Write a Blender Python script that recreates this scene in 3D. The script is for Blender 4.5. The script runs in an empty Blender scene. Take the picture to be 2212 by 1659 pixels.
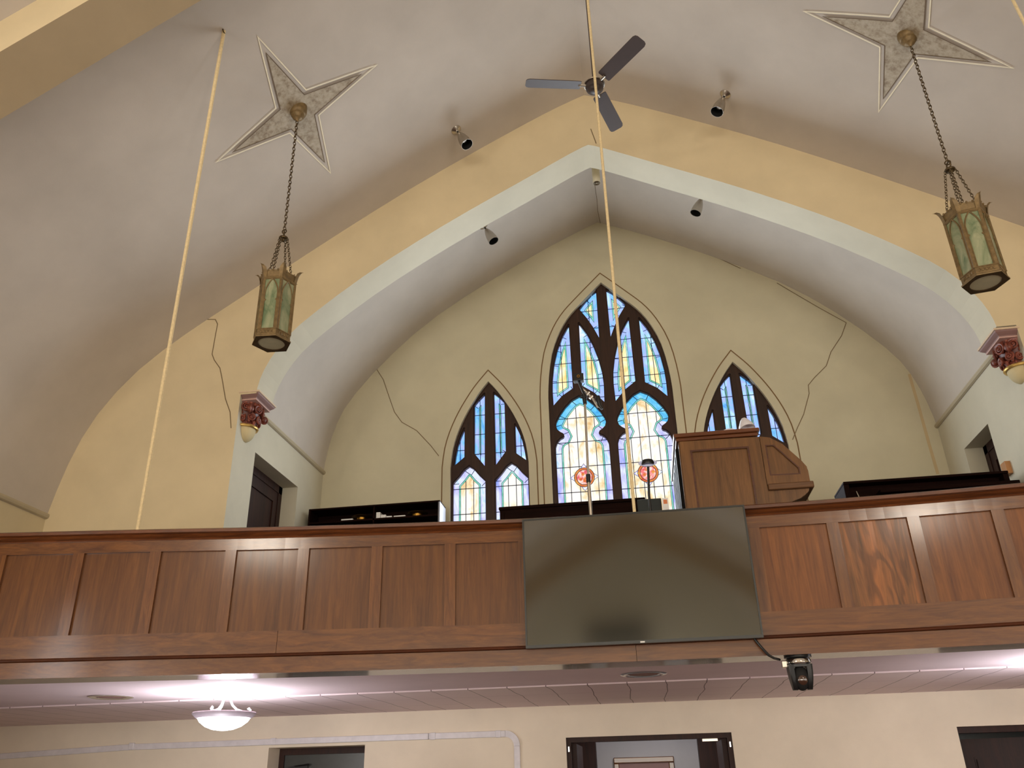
import bpy, bmesh, math, random
from mathutils import Vector, Matrix
from mathutils.geometry import tessellate_polygon
random.seed(7)
PI = math.pi
EYE = 1.6            # everything is laid out relative to eye height, then lifted at the end
OX = 0.12            # camera stands 12 cm right of the church axis
C = bpy.context.scene.collection

# ------------------------------------------------------------------ camera
CX, CY, F = 1106.0, 829.5, 1800.0
_u = Vector((1010-CX, -(-2921-CY), -F)).normalized()
_d = Vector((1414-CX, -(1685-CY), -F)); _d = (_d - _u*_d.dot(_u)).normalized()
_r = _d.cross(_u)
RM = Matrix((_r, _d, _u))
cam = bpy.data.cameras.new('camera'); camo = bpy.data.objects.new('camera', cam); C.objects.link(camo)
cam.sensor_width = 36; cam.lens = 36*F/2212; cam.clip_start = .05; cam.clip_end = 100
camo.matrix_world = Matrix.Translation((OX, 0, 0)) @ RM.to_4x4()
bpy.context.scene.camera = camo

def ray(px, py):
    w = RM @ Vector((px-CX, -(py-CY), -F)); return w / w.y
def onY(px, py, y):
    r = ray(px, py); return Vector((r.x*y+OX, y, r.z*y))
def onX(px, py, x):
    r = ray(px, py); y = (x-OX)/r.x; return Vector((x, y, r.z*y))
def onZ(px, py, z):
    r = ray(px, py); y = z/r.z; return Vector((r.x*y+OX, y, z))

# ------------------------------------------------------------------ materials
def nt(name):
    m = bpy.data.materials.new(name); m.use_nodes = True
    n = m.node_tree; n.nodes.clear()
    out = n.nodes.new('ShaderNodeOutputMaterial'); b = n.nodes.new('ShaderNodeBsdfPrincipled')
    n.links.new(b.outputs[0], out.inputs[0])
    return m, n, b
def srgb(c):
    return tuple(((v/255)/12.92 if v/255 <= .04045 else ((v/255+.055)/1.055)**2.4) for v in c) + (1,)
def coords(n, scale=(1,1,1), rnd=False):
    tc = n.nodes.new('ShaderNodeTexCoord'); mp = n.nodes.new('ShaderNodeMapping')
    mp.inputs['Scale'].default_value = scale
    n.links.new(tc.outputs['Object'], mp.inputs['Vector'])
    if rnd:
        oi = n.nodes.new('ShaderNodeObjectInfo'); ml = n.nodes.new('ShaderNodeMath'); ml.operation = 'MULTIPLY'
        ml.inputs[1].default_value = 37.0; n.links.new(oi.outputs['Random'], ml.inputs[0])
        cb = n.nodes.new('ShaderNodeCombineXYZ')
        for i in range(3): n.links.new(ml.outputs[0], cb.inputs[i])
        n.links.new(cb.outputs[0], mp.inputs['Location'])
    return mp.outputs[0]
def noise(n, vec, scale, detail=4, rough=.55, dist=0):
    t = n.nodes.new('ShaderNodeTexNoise'); t.inputs['Scale'].default_value = scale
    t.inputs['Detail'].default_value = detail; t.inputs['Roughness'].default_value = rough
    t.inputs['Distortion'].default_value = dist
    n.links.new(vec, t.inputs['Vector']); return t.outputs['Fac']
def ramp(n, fac, stops):
    r = n.nodes.new('ShaderNodeValToRGB'); el = r.color_ramp.elements
    while len(el) > 1: el.remove(el[-1])
    for i, (p, c) in enumerate(stops):
        e = el[0] if i == 0 else el.new(p)
        e.position = p; e.color = c
    n.links.new(fac, r.inputs[0]); return r.outputs[0]
def mul(n, a, b, fac=1.0, blend='MULTIPLY'):
    m = n.nodes.new('ShaderNodeMix'); m.data_type = 'RGBA'; m.blend_type = blend
    m.inputs[0].default_value = fac
    n.links.new(a, m.inputs[6]); n.links.new(b, m.inputs[7]); return m.outputs[2]
def bump(n, b, h, strength=.2, dist=.01):
    bp = n.nodes.new('ShaderNodeBump'); bp.inputs['Strength'].default_value = strength
    bp.inputs['Distance'].default_value = dist
    n.links.new(h, bp.inputs['Height']); n.links.new(bp.outputs[0], b.inputs['Normal'])

def plaster(name, c, var=.07, rough=.85):
    m, n, b = nt(name); v = coords(n); c = srgb(c)
    lo = tuple(x*(1-var) for x in c[:3])+(1,); hi = tuple(min(1, x*(1+var)) for x in c[:3])+(1,)
    b.inputs['Roughness'].default_value = rough
    b.inputs['Specular IOR Level'].default_value = .25
    n.links.new(ramp(n, noise(n, v, 1.3, 5, .6), [(.3, lo), (.7, hi)]), b.inputs['Base Color'])
    bump(n, b, noise(n, v, 90, 3), .12, .004)
    return m
def plain(name, c, rough=.5, metal=0, var=.06, scale=14, coat=0):
    m, n, b = nt(name); v = coords(n); c = srgb(c)
    lo = tuple(x*(1-var) for x in c[:3])+(1,); hi = tuple(min(1, x*(1+var)) for x in c[:3])+(1,)
    n.links.new(ramp(n, noise(n, v, scale, 3), [(.3, lo), (.7, hi)]), b.inputs['Base Color'])
    b.inputs['Roughness'].default_value = rough; b.inputs['Metallic'].default_value = metal
    if coat: b.inputs['Coat Weight'].default_value = coat; b.inputs['Coat Roughness'].default_value = .15
    return m
def wood(name, dark, light, axis='z', grain=1.0, rough=.38, coat=.25, contrast=.22, big=0.0):
    m, n, b = nt(name)
    s = {'x': (.9, 14, 14), 'y': (14, .9, 14), 'z': (14, 14, .9)}[axis]
    v = coords(n, tuple(k*grain for k in s), True)
    v2 = coords(n, tuple((k if k > 1 else .7+2.6*big)*.22*grain*(1+.6*big) for k in s), True)
    d, l = srgb(dark), srgb(light)
    c1 = ramp(n, noise(n, v, 1.6, 7, .68, .9), [(.5-contrast, d), (.5+contrast, l)])
    # cathedral grain: contour lines of a stretched noise field
    def mth(op, a, k):
        q = n.nodes.new('ShaderNodeMath'); q.operation = op; n.links.new(a, q.inputs[0])
        if k is not None: q.inputs[1].default_value = k
        return q.outputs[0]
    ring = mth('MULTIPLY_ADD', mth('SINE', mth('MULTIPLY', noise(n, v2, 1.0+.3*big, 3, .5, .35+.4*big), 34+16*big), None), .5)
    ring.node.inputs[2].default_value = .5
    g = .78-big*.22
    c2 = ramp(n, ring, [(.15, (g, g, g*(.97+.12*big), 1)), (.75, (1.06, 1.06, 1.06, 1))])
    fl = ramp(n, noise(n, v, 7, 4, .7), [(.35, (.78, .76, .74, 1)), (.6, (1.08, 1.08, 1.08, 1))])
    n.links.new(mul(n, mul(n, c1, c2, .3 if big < .1 else .9), fl, .7), b.inputs['Base Color'])
    b.inputs['Roughness'].default_value = rough; b.inputs['Specular IOR Level'].default_value = .3
    if coat: b.inputs['Coat Weight'].default_value = coat; b.inputs['Coat Roughness'].default_value = .15
    bump(n, b, noise(n, v, 3, 5), .08, .002)
    return m
def glow(name, cols, strength, scale=5, stretch=(1,1,1), rnd=True):
    m, n, b = nt(name); v = coords(n, stretch, rnd)
    k = len(cols); st = [(.28+.44*i/max(1, k-1), srgb(c)) for i, c in enumerate(cols)]
    col = ramp(n, noise(n, v, scale, 4, .6, .6), st)
    n.links.new(col, b.inputs['Emission Color']); b.inputs['Emission Strength'].default_value = strength
    b.inputs['Base Color'].default_value = (.03, .03, .035, 1); b.inputs['Roughness'].default_value = .3
    return m

M = {}
M['vault'] = plaster('vault_plaster', (202, 193, 182))
M['vault2'] = plaster('alcove_vault_plaster', (204, 196, 186))
M['cream'] = plaster('cream_plaster', (215, 197, 160))
M['reveal'] = plaster('pale_reveal_plaster', (209, 203, 182))
M['wallA'] = plaster('alcove_wall_plaster', (200, 192, 165))
M['wallB'] = plaster('under_gallery_plaster', (236, 224, 204))
M['side'] = plaster('side_wall_plaster', (212, 198, 164))
M['ochre'] = plaster('ochre_plaster', (172, 136, 74))
M['ribsoffit_shade'] = plaster('rib_soffit_shaded_plaster', (176, 156, 124))  # shade on the rib undersides is put into this darker plaster tone
M['crack'] = plain('crack_grey', (120, 100, 72), .9)
M['line'] = plain('painted_brown_line', (118, 88, 52), .8)
M['edge_shade'] = plaster('beige_edge_shading', (196, 174, 136))  # beige stripe with the corner's edge shading put into its colour
M['trim'] = plaster('moulding_plaster', (188, 176, 150))
M['floor'] = plain('brown_carpet', (112, 94, 84), .95, 0, .2, 6)
M['gfloor'] = plain('gallery_carpet', (92, 62, 50), .95, 0, .2, 6)
M['soffit'] = plaster('pink_soffit_plaster', (226, 208, 212), .05)
M['gloss'] = plain('varnished_underside', (76, 64, 54), .14, 0, .05, 4)
def tiles():
    m, n, b = nt('pink_tile_ceiling'); tc = n.nodes.new('ShaderNodeTexCoord')
    v = coords(n)
    nz = noise(n, v, .9, 2)
    sx = n.nodes.new('ShaderNodeSeparateXYZ'); n.links.new(tc.outputs['Object'], sx.inputs[0])
    def math_(op, a, bb):
        k = n.nodes.new('ShaderNodeMath'); k.operation = op
        for i, q in enumerate((a, bb)):
            if q is None: continue
            if isinstance(q, (int, float)): k.inputs[i].default_value = q
            else: n.links.new(q, k.inputs[i])
        return k.outputs[0]
    wob = math_('MULTIPLY', nz, .12)
    xx = math_('ADD', math_('ADD', sx.outputs[0], wob), 20.0)
    fr = math_('FRACT', math_('DIVIDE', xx, .345), None)
    lx = math_('LESS_THAN', fr, .022)
    fy = math_('FRACT', math_('DIVIDE', math_('ADD', sx.outputs[1], -7.7), .68), None)
    ly = math_('MULTIPLY', math_('LESS_THAN', fy, .012), .5)
    ln = math_('MAXIMUM', lx, ly)
    mx = n.nodes.new('ShaderNodeMix'); mx.data_type = 'RGBA'
    n.links.new(ln, mx.inputs[0])
    n.links.new(ramp(n, nz, [(.3, srgb((222, 202, 206))), (.7, srgb((228, 210, 212)))]), mx.inputs[6])
    mx.inputs[7].default_value = srgb((96, 74, 76))
    n.links.new(mx.outputs[2], b.inputs['Base Color']); b.inputs['Roughness'].default_value = .6
    return m
M['tiles'] = tiles()
OAKD, OAKL = (76, 38, 11), (126, 76, 28)
M['oak_v'] = wood('oak_vertical', OAKD, OAKL, 'z', 1, .38, .6)
M['oak_panel'] = wood('oak_panel', (72, 36, 10), (120, 73, 27), 'z', .8, .4, .4, .3)
M['oak_panel_r'] = wood('oak_panel_right', (86, 44, 14), (142, 86, 36), 'z', .8, .42, .25, .25, .05)
M['oak_fig'] = wood('oak_figured_panel', (96, 64, 34), (164, 100, 50), 'z', .5, .42, .2, .16, 1.0)
M['oak_h'] = wood('oak_horizontal', (76, 38, 11), (126, 76, 28), 'x', 1, .36, .7)
M['oak_rail'] = wood('oak_handrail', (74, 38, 18), (118, 66, 32), 'x', 1, .3, .35)
M['oak_dark'] = wood('oak_dark_moulding', (58, 26, 14), (92, 48, 26), 'x', 1, .35, .4)
M['organ'] = wood('organ_wood', (86, 56, 26), (122, 82, 42), 'z', .8, .4, .2)
M['organ_h'] = wood('organ_wood_horizontal', (80, 50, 24), (116, 76, 38), 'x', .8, .4, .2)
M['darkwood'] = wood('dark_stained_wood', (18, 9, 7), (34, 17, 13), 'x', 1, .75, .0)
M['darkwood'].node_tree.nodes['Principled BSDF'].inputs['Specular IOR Level'].default_value = .04
M['doorwood'] = wood('dark_door_wood', (32, 15, 10), (60, 30, 19), 'z', 1, .55, .0)
M['frame'] = wood('window_frame_wood', (38, 22, 15), (64, 38, 26), 'z', 1, .45, .15)
M['black'] = plain('black_plastic', (16, 16, 18), .35)
M['blackm'] = plain('matt_black', (12, 11, 11), .8)
M['well'] = plain('black_lamp_well', (5, 5, 5), .9)
M['chrome'] = plain('chrome', (215, 215, 215), .12, 1, .02)
M['nickel'] = plain('brushed_nickel', (190, 182, 170), .3, 1)
M['brass'] = plain('brass', (196, 150, 70), .25, 1)
M['bronze'] = plain('old_gilt_bronze', (124, 102, 66), .5, .35, .25, 30)
M['chainm'] = plain('dark_bronze_chain', (84, 68, 44), .5, .7)
M['white'] = plain('white_plastic', (226, 222, 226), .4)
M['paper'] = plain('white_paper', (232, 230, 226), .8)
M['orange'] = plain('orange_print', (214, 130, 84), .8)
M['rope'] = plain('cream_rope', (226, 204, 158), .9, 0, .1, 60)
M['fan'] = plain('dark_brown_fan', (62, 50, 46), .45)
M['fanb'] = plain('fan_blade_brown', (70, 58, 55), .5)
M['tvframe'] = plain('tv_bezel', (30, 31, 27), .35)
def carved():
    m, n, b = nt('maroon_carving'); g = n.nodes.new('ShaderNodeNewGeometry'); v = coords(n)
    c1 = ramp(n, g.outputs['Pointiness'], [(.47, srgb((52, 18, 12))), (.54, srgb((108, 48, 34))), (.62, srgb((136, 72, 54))), (.72, srgb((206, 158, 138)))])  # pointiness paints shade into the crevices and highlights onto the edges
    c2 = ramp(n, noise(n, v, 26, 3), [(.35, (.6, .55, .55, 1)), (.65, (1.2, 1.15, 1.1, 1))])
    n.links.new(mul(n, c1, c2, .8), b.inputs['Base Color']); b.inputs['Roughness'].default_value = .45; return m
M['maroon'] = carved()
M['felt'] = plain('maroon_felt', (90, 30, 30), .9)
M['mauve'] = plain('mauve_abacus', (138, 104, 98), .6)
M['gilt'] = plain('gilt_ring', (214, 178, 104), .3, .8)
M['bulb'] = plaster('cream_pendant', (208, 192, 150))
M['starline'] = plain('star_white_outline', (250, 240, 212), .8)
M['stardark'] = plain('star_dark_line', (112, 92, 70), .8)
def starm():
    m, n, b = nt('star_mottled_gold'); v = coords(n)
    n.links.new(ramp(n, noise(n, v, 16, 6, .7), [(.35, srgb((138, 120, 94))), (.5, srgb((172, 158, 134))), (.7, srgb((190, 178, 158)))]), b.inputs['Base Color'])
    b.inputs['Roughness'].default_value = .6; return m
M['starfill'] = starm()
def opal():
    m, n, b = nt('green_opal_glass'); v = coords(n, (1, 1, .5), True)
    n.links.new(ramp(n, noise(n, v, 9, 5, .6, .8), [(.3, srgb((84, 106, 74))), (.5, srgb((134, 142, 108))), (.7, srgb((172, 170, 136)))]), b.inputs['Base Color'])
    b.inputs['Roughness'].default_value = .2; b.inputs['Coat Weight'].default_value = .3
    return m
M['opal'] = opal()
M['screen'] = plain('tv_screen', (26, 26, 20), .1, 0, .02, 2); 
_b = M['screen'].node_tree.nodes['Principled BSDF']; _b.inputs['Specular IOR Level'].default_value = .8; _b.inputs['IOR'].default_value = 1.75
M['lead'] = plain('lead_came', (30, 44, 84), .6)
M['leadw'] = plain('lead_came_brown', (110, 100, 88), .6)
GS = 1.0
M['g_blue'] = glow('blue_opal_glass', [(60, 140, 228), (118, 188, 250), (160, 176, 244), (160, 214, 255), (226, 226, 255)], 1.25*GS, 7, (1, 1, .45))
M['g_cyan'] = glow('turquoise_glass', [(40, 150, 220), (90, 190, 235), (150, 220, 245)], 1.15*GS, 8)
M['g_lav'] = glow('lavender_glass', [(120, 150, 240), (184, 184, 246), (222, 230, 255), (120, 195, 245)], 1.15*GS, 6, (1, 1, .5))
M['g_green'] = glow('green_glass', [(70, 190, 150), (130, 220, 200), (190, 240, 235)], 1.0*GS, 6)
M['g_cream'] = glow('cream_glass', [(222, 176, 106), (246, 224, 180), (255, 250, 240), (255, 250, 244), (236, 202, 142)], 1.08*GS, 7, (1, 1, .5))
M['g_gold'] = glow('golden_glass', [(250, 200, 110), (255, 232, 176), (255, 248, 232)], 1.2*GS, 7)
M['g_ruby'] = glow('ruby_glass', [(214, 60, 40), (240, 130, 60), (255, 205, 90)], .9*GS, 14)
M['g_rose'] = glow('rose_glass', [(206, 40, 90), (250, 130, 130), (255, 225, 215), (255, 240, 240)], 1.0*GS, 18)
M['lamp'] = glow('lit_bowl_glass', [(255, 250, 255), (255, 252, 255)], 9.0, 3)
M['window_panel'] = plain('tower_grey_glass', (62, 64, 62), .25)
M['vest'] = plaster('vestibule_grey_plaster', (176, 172, 172))
M['orgslat'] = plain('gloss_black_slat', (14, 12, 13), .6, 0, .05, 4)
M['orgslat'].node_tree.nodes['Principled BSDF'].inputs['Specular IOR Level'].default_value = .12
M['binder'] = plain('dark_green_board', (24, 32, 30), .6)

# ------------------------------------------------------------------ mesh helpers
def finish(name, bm, mats, parent=None, smooth=False, bevel=0):
    me = bpy.data.meshes.new(name)
    if not isinstance(mats, (list, tuple)): mats = [mats]
    if parent is not None:
        bmesh.ops.translate(bm, verts=bm.verts, vec=-Vector(parent['_o']))
    bmesh.ops.recalc_face_normals(bm, faces=bm.faces)
    bm.to_mesh(me); bm.free()
    for m in mats: me.materials.append(m if not isinstance(m, str) else M[m])
    if smooth:
        me.polygons.foreach_set('use_smooth', [True]*len(me.polygons))
        try: me.set_sharp_from_angle(angle=math.radians(40))
        except Exception: pass
    o = bpy.data.objects.new(name, me); C.objects.link(o)
    if parent is not None:
        o.parent = parent; o['_o'] = parent['_o']
    else: o['_o'] = (0, 0, 0)
    if bevel:
        md = o.modifiers.new('bevel', 'BEVEL'); md.width = bevel; md.segments = 2; md.limit_method = 'ANGLE'
    return o
def thing(name, loc, label=None, cat=None, group=None, structure=False):
    o = bpy.data.objects.new(name, None); C.objects.link(o); o.location = loc
    o['_o'] = tuple(loc); o.empty_display_size = .1
    if label: o['label'] = label
    if cat: o['category'] = cat
    if group: o['group'] = group
    if structure: o['kind'] = 'structure'
    return o
def tag(o, label, cat, group=None):
    o['label'] = label; o['category'] = cat
    if group: o['group'] = group
    return o
def struct(o): o['kind'] = 'structure'; return o
def copy_tree(o, parent=None):
    c = o.copy(); C.objects.link(c)
    if parent is not None: c.parent = parent
    for ch in list(o.children): copy_tree(ch, c)
    return c
def B(): return bmesh.new()
def box(bm, x0, x1, y0, y1, z0, z1, mi=0):
    vs = [bm.verts.new(p) for p in ((x0,y0,z0),(x1,y0,z0),(x1,y1,z0),(x0,y1,z0),(x0,y0,z1),(x1,y0,z1),(x1,y1,z1),(x0,y1,z1))]
    for f in ((0,3,2,1),(4,5,6,7),(0,1,5,4),(1,2,6,5),(2,3,7,6),(3,0,4,7)):
        bm.faces.new([vs[i] for i in f]).material_index = mi
    return bm
def loops(bm, rings, closed=True, caps=True, mi=0):
    R = [[bm.verts.new(p) for p in r] for r in rings]
    n = len(R[0])
    for a, b in zip(R, R[1:]):
        for i in range(n if closed else n-1):
            j = (i+1) % n
            try: bm.faces.new((a[i], a[j], b[j], b[i])).material_index = mi
            except ValueError: pass
    if caps and closed:
        for r in (R[0], R[-1]):
            try: bm.faces.new(r).material_index = mi
            except ValueError: pass
    return R
def lathe(bm, prof, c=(0,0,0), axis=(0,0,1), seg=24, a0=0, a1=2*PI, mi=0, caps=True):
    ax = Vector(axis).normalized(); q = Vector((0,0,1)).rotation_difference(ax)
    full = abs(a1-a0-2*PI) < 1e-6
    n = seg if full else seg+1
    rings = []
    for r, z in prof:
        rings.append([Vector(c) + q @ Vector((max(r,1e-4)*math.cos(a0+(a1-a0)*i/seg), max(r,1e-4)*math.sin(a0+(a1-a0)*i/seg), z)) for i in range(n)])
    loops(bm, rings, full, caps, mi); return bm
def tube(bm, path, r, seg=8, mi=0, caps=True):
    P = [Vector(p) for p in path]; rings = []
    up = None
    for i, p in enumerate(P):
        t = (P[min(i+1, len(P)-1)] - P[max(i-1, 0)]).normalized()
        if up is None:
            up = t.orthogonal().normalized()
        up = (up - t*up.dot(t)).normalized(); s = t.cross(up)
        rr = r[i] if isinstance(r, (list, tuple)) else r
        rings.append([p + up*rr*math.cos(2*PI*k/seg) + s*rr*math.sin(2*PI*k/seg) for k in range(seg)])
    loops(bm, rings, True, caps, mi); return bm
def torus(bm, c, R, r, nrm=(0,0,1), seg=14, ss=6, sx=1.0, xdir=None, mi=0):
    nrm = Vector(nrm).normalized(); a = Vector(xdir).normalized() if xdir is not None else nrm.orthogonal().normalized()
    b = nrm.cross(a); V = []
    for i in range(seg):
        t = 2*PI*i/seg; rad = a*math.cos(t)+b*math.sin(t)
        ctr = Vector(c) + a*math.cos(t)*R*sx + b*math.sin(t)*R
        V.append([bm.verts.new(ctr + rad*r*math.cos(2*PI*k/ss) + nrm*r*math.sin(2*PI*k/ss)) for k in range(ss)])
    for i in range(seg):
        for k in range(ss):
            f = bm.faces.new((V[i][k], V[(i+1)%seg][k], V[(i+1)%seg][(k+1)%ss], V[i][(k+1)%ss])); f.material_index = mi
    return bm
def ball(bm, c, r, sc=(1,1,1), mi=0, u=10, v=7):
    d = bmesh.ops.create_uvsphere(bm, u_segments=u, v_segments=v, radius=1)
    for w in d['verts']: w.co = Vector(c) + Vector((w.co.x*r*sc[0], w.co.y*r*sc[1], w.co.z*r*sc[2]))
    for f in {f for w in d['verts'] for f in w.link_faces}: f.material_index = mi
    return bm
def chain(bm, a, b, L=.03, r=.0022, w=.009):
    a, b = Vector(a), Vector(b); d = b-a; n = max(2, int(d.length/(L*.78))); d.normalize()
    s = d.orthogonal().normalized(); t = d.cross(s)
    for i in range(n):
        c = a + (b-a)*((i+.5)/n)
        torus(bm, c, w, r, s if i % 2 else t, 8, 4, L*.5/w, d)
    return bm
def ribbon(bm, pts, w, nrm=(0,-1,0), mi=0, closed=False):
    """flat strip of width w along pts lying in the plane with normal nrm"""
    P = [Vector(p) for p in pts]; nrm = Vector(nrm); n = len(P); L, R_ = [], []
    for i in range(n):
        if closed: t1 = (P[i]-P[i-1]).normalized(); t2 = (P[(i+1) % n]-P[i]).normalized()
        else:
            t1 = (P[i]-P[max(i-1,0)]).normalized() if i else (P[1]-P[0]).normalized()
            t2 = (P[min(i+1,n-1)]-P[i]).normalized() if i < n-1 else t1
        s1, s2 = t1.cross(nrm), t2.cross(nrm); s = (s1+s2)
        s = s.normalized() if s.length > 1e-6 else s1
        k = w/2/max(.35, s.dot(s1))
        L.append(bm.verts.new(P[i]+s*k)); R_.append(bm.verts.new(P[i]-s*k))
    for i in range(n if closed else n-1):
        j = (i+1) % n
        try: bm.faces.new((L[i], L[j], R_[j], R_[i])).material_index = mi
        except ValueError: pass
    return bm
def fill(Ls):
    """triangles filling an outline with holes (index triples into the concatenated loops)"""
    t = bmesh.new(); E = []; vs = []
    for l in Ls:
        v = [t.verts.new((p[0], p[1], 0)) for p in l]; vs += v
        for i in range(len(v)): E.append(t.edges.new((v[i], v[(i+1) % len(v)])))
    t.verts.index_update()
    bmesh.ops.triangle_fill(t, use_beauty=True, use_dissolve=False, edges=E, normal=(0, 0, 1))
    t.verts.index_update()
    out = [[v.index for v in f.verts] for f in t.faces]
    t.free(); return out
def plate(bm, outer, holes, y0, y1, mi=0, side_mi=None, hole_mi=None):
    """vertical plate in the xz plane with holes, between depths y0 (front) and y1"""
    if side_mi is None: side_mi = mi
    if hole_mi is None: hole_mi = side_mi
    Ls = [outer]+list(holes)
    flat = [p for l in Ls for p in l]
    f = [bm.verts.new((p[0], y0, p[1])) for p in flat]; b = [bm.verts.new((p[0], y1, p[1])) for p in flat]
    for t in fill(Ls):
        for V in (f, b):
            try: bm.faces.new([V[i] for i in t]).material_index = mi
            except ValueError: pass
    k = 0
    for li, l in enumerate(Ls):
        n = len(l)
        for i in range(n):
            j = (i+1) % n
            try: bm.faces.new((f[k+i], f[k+j], b[k+j], b[k+i])).material_index = hole_mi if li else side_mi
            except ValueError: pass
        k += n
    return bm
def area2(p): return sum(a[0]*b[1]-b[0]*a[1] for a, b in zip(p, p[1:]+p[:1]))
def inset(poly, d):
    """move every edge of a polygon inward by d (outward if negative), dropping edges that vanish"""
    P = [Vector((p[0], p[1])) for p in poly]
    if area2([tuple(p) for p in P]) < 0: P.reverse()
    P = [p for i, p in enumerate(P) if (p-P[i-1]).length > 1e-4]
    L = []
    for i in range(len(P)):
        a, b = P[i], P[(i+1) % len(P)]; t = (b-a).normalized(); nr = Vector((-t.y, t.x))
        L.append((a+nr*d, t))
    for _ in range(40):
        n = len(L)
        if n < 3: return []
        V = []
        for i in range(n):
            (a, t), (b, s) = L[i-1], L[i]
            cr = t.x*s.y-t.y*s.x
            if abs(cr) < 1e-3: V.append(b if abs(cr) < 1e-5 else b)
            else: V.append(a+t*(((b-a).x*s.y-(b-a).y*s.x)/cr))
        if d < 0:
            W = []
            for i in range(n):
                (a, t), (b, s) = L[i-1], L[i]
                o = b - Vector((-s.y, s.x))*d
                if (V[i]-o).length > -1.6*d and t.x*s.y-t.y*s.x > 0:
                    W += [o+Vector((-t.y, t.x))*d+t*(-d*.6), b-s*(-d*.6)]
                else: W.append(V[i])
            return [tuple(v) for v in W]
        bad = [i for i in range(n) if (V[(i+1) % n]-V[i]).dot(L[i][1]) < -1e-6]
        if not bad: return [tuple(v) for v in V]
        worst = min(bad, key=lambda i: (V[(i+1) % n]-V[i]).dot(L[i][1]))
        L.pop(worst)
    return []
def mirror(poly, cx): return [(2*cx-p[0], p[1]) for p in poly][::-1]
def pts(lst, y):
    out = []
    for p in lst:
        v = onY(p[0], p[1], y); out.append((v.x, v.z))
    return out
def smooth_poly(p, it=1):
    for _ in range(it):
        q = []
        for a, b in zip(p, p[1:]):
            q += [a, ((a[0]+b[0])/2, (a[1]+b[1])/2)]
        q.append(p[-1])
        r = [q[0]]
        for i in range(1, len(q)-1):
            r.append((q[i-1][0]*.25+q[i][0]*.5+q[i+1][0]*.25, q[i-1][1]*.25+q[i][1]*.5+q[i+1][1]*.25))
        r.append(q[-1]); p = r
    return p

# ------------------------------------------------------------------ the shell
YA, YA2, YW = 7.32, 7.71, 9.73          # arch wall front/back, window wall
NX = 5.69; AX = 3.77                    # half widths of nave and alcove
FL = -EYE; GF = 1.0; SO = .773          # floor, gallery floor, gallery soffit
nave = smooth_poly([(0,7.17),(.3,7.05),(.72,6.84),(1.28,6.54),(2.03,6.12),(2.85,5.6),(3.5,5.17),(4.05,4.8),(4.5,4.5),(4.99,4.12),(5.38,3.62),(5.58,3.09),(5.69,2.5)])
alc = smooth_poly([(0,7.13),(.64,6.84),(1.5,6.37),(2.33,5.86),(2.93,5.33),(3.45,4.74),(3.64,4.38),(3.74,3.95),(3.77,3.65)])
arch = smooth_poly([(0,6.43),(.13,6.38),(.75,6.04),(1.37,5.71),(1.97,5.36),(2.53,5.0),(3.05,4.6),(3.32,4.36),(3.5,4.08),(3.585,3.85),(3.6,3.7)])
def zof(prof, x):
    x = abs(x)
    for (a, b), (c, d) in zip(prof, prof[1:]):
        if a <= x <= c: return b+(d-b)*(x-a)/max(1e-9, c-a)
    return prof[-1][1]
def onvault(px, py, prof=nave):
    r = ray(px, py); lo, hi = .5, 12
    for _ in range(60):
        m = (lo+hi)/2
        if r.z*m < zof(prof, r.x*m+OX): lo = m
        else: hi = m
    return Vector((r.x*lo+OX, lo, r.z*lo))
def full(prof): return [(-x, z) for x, z in prof[::-1]] + prof[1:]
def vnormal(x, prof=nave):
    h = .03; s = (zof(prof, x+h)-zof(prof, x-h))/(2*h)
    return Vector((s, 0, -1)).normalized()          # points down into the room
def vault(name, prof, y0, y1, mat, thick=.06):
    bm = B(); p = full(prof); n = 12
    sec = p + [(x*1.012, z+thick) for x, z in p[::-1]]
    loops(bm, [[(x, y0+(y1-y0)*i/n, z) for x, z in sec] for i in range(n+1)])
    return struct(finish(name, bm, mat, None, True))
YF = -11.9
vault('ceiling', nave, YF, YA+.02, 'vault')
def cracked():
    bm = B(); p = full(alc); n = 12; sec = p + [(x*1.012, z+.06) for x, z in p[::-1]]
    loops(bm, [[(x, YA2-.01+(YW+.03-YA2)*i/n, z) for x, z in sec] for i in range(n+1)])
    tube(bm, [(x, y, zof(alc, x)+.001) for x, y in ((.03,8.3),(.05,8.6),(.06,8.86))], .003, 5, 1)
    tube(bm, [(x, y, zof(alc, x)+.001) for x, y in ((.02,8.86),(.03,9.2),(.025,9.45),(.045,9.73))], .004, 5, 1)
    return struct(finish('ceiling', bm, ['vault2', 'crack'], None, True))
cracked()

# arch wall between nave and gallery alcove: cream face, pale reveal
bm = B()
o_ = [(x, z+.03) for x, z in full(nave)]
inn = full(arch)
outer = [(-NX-.1, GF)] + o_ + [(NX+.1, GF), (3.77, GF), (3.77, 3.7)] + inn[::-1] + [(-3.77, 3.7), (-3.77, GF)]
plate(bm, outer, [], YA, YA2, 0, 1)
for cr in ([(448,690),(465,690),(470,700),(466,720),(458,765),(463,778),(475,795),(480,820),(487,862),(497,890),(499,925)],
           [(1276,345-67),(1288,310)]):
    ribbon(bm, [onY(a, b, YA-.003) for a, b in cr], .009, (0,-1,0), 2)
struct(finish('wall_arch', bm, ['cream', 'reveal', 'crack']))

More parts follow.
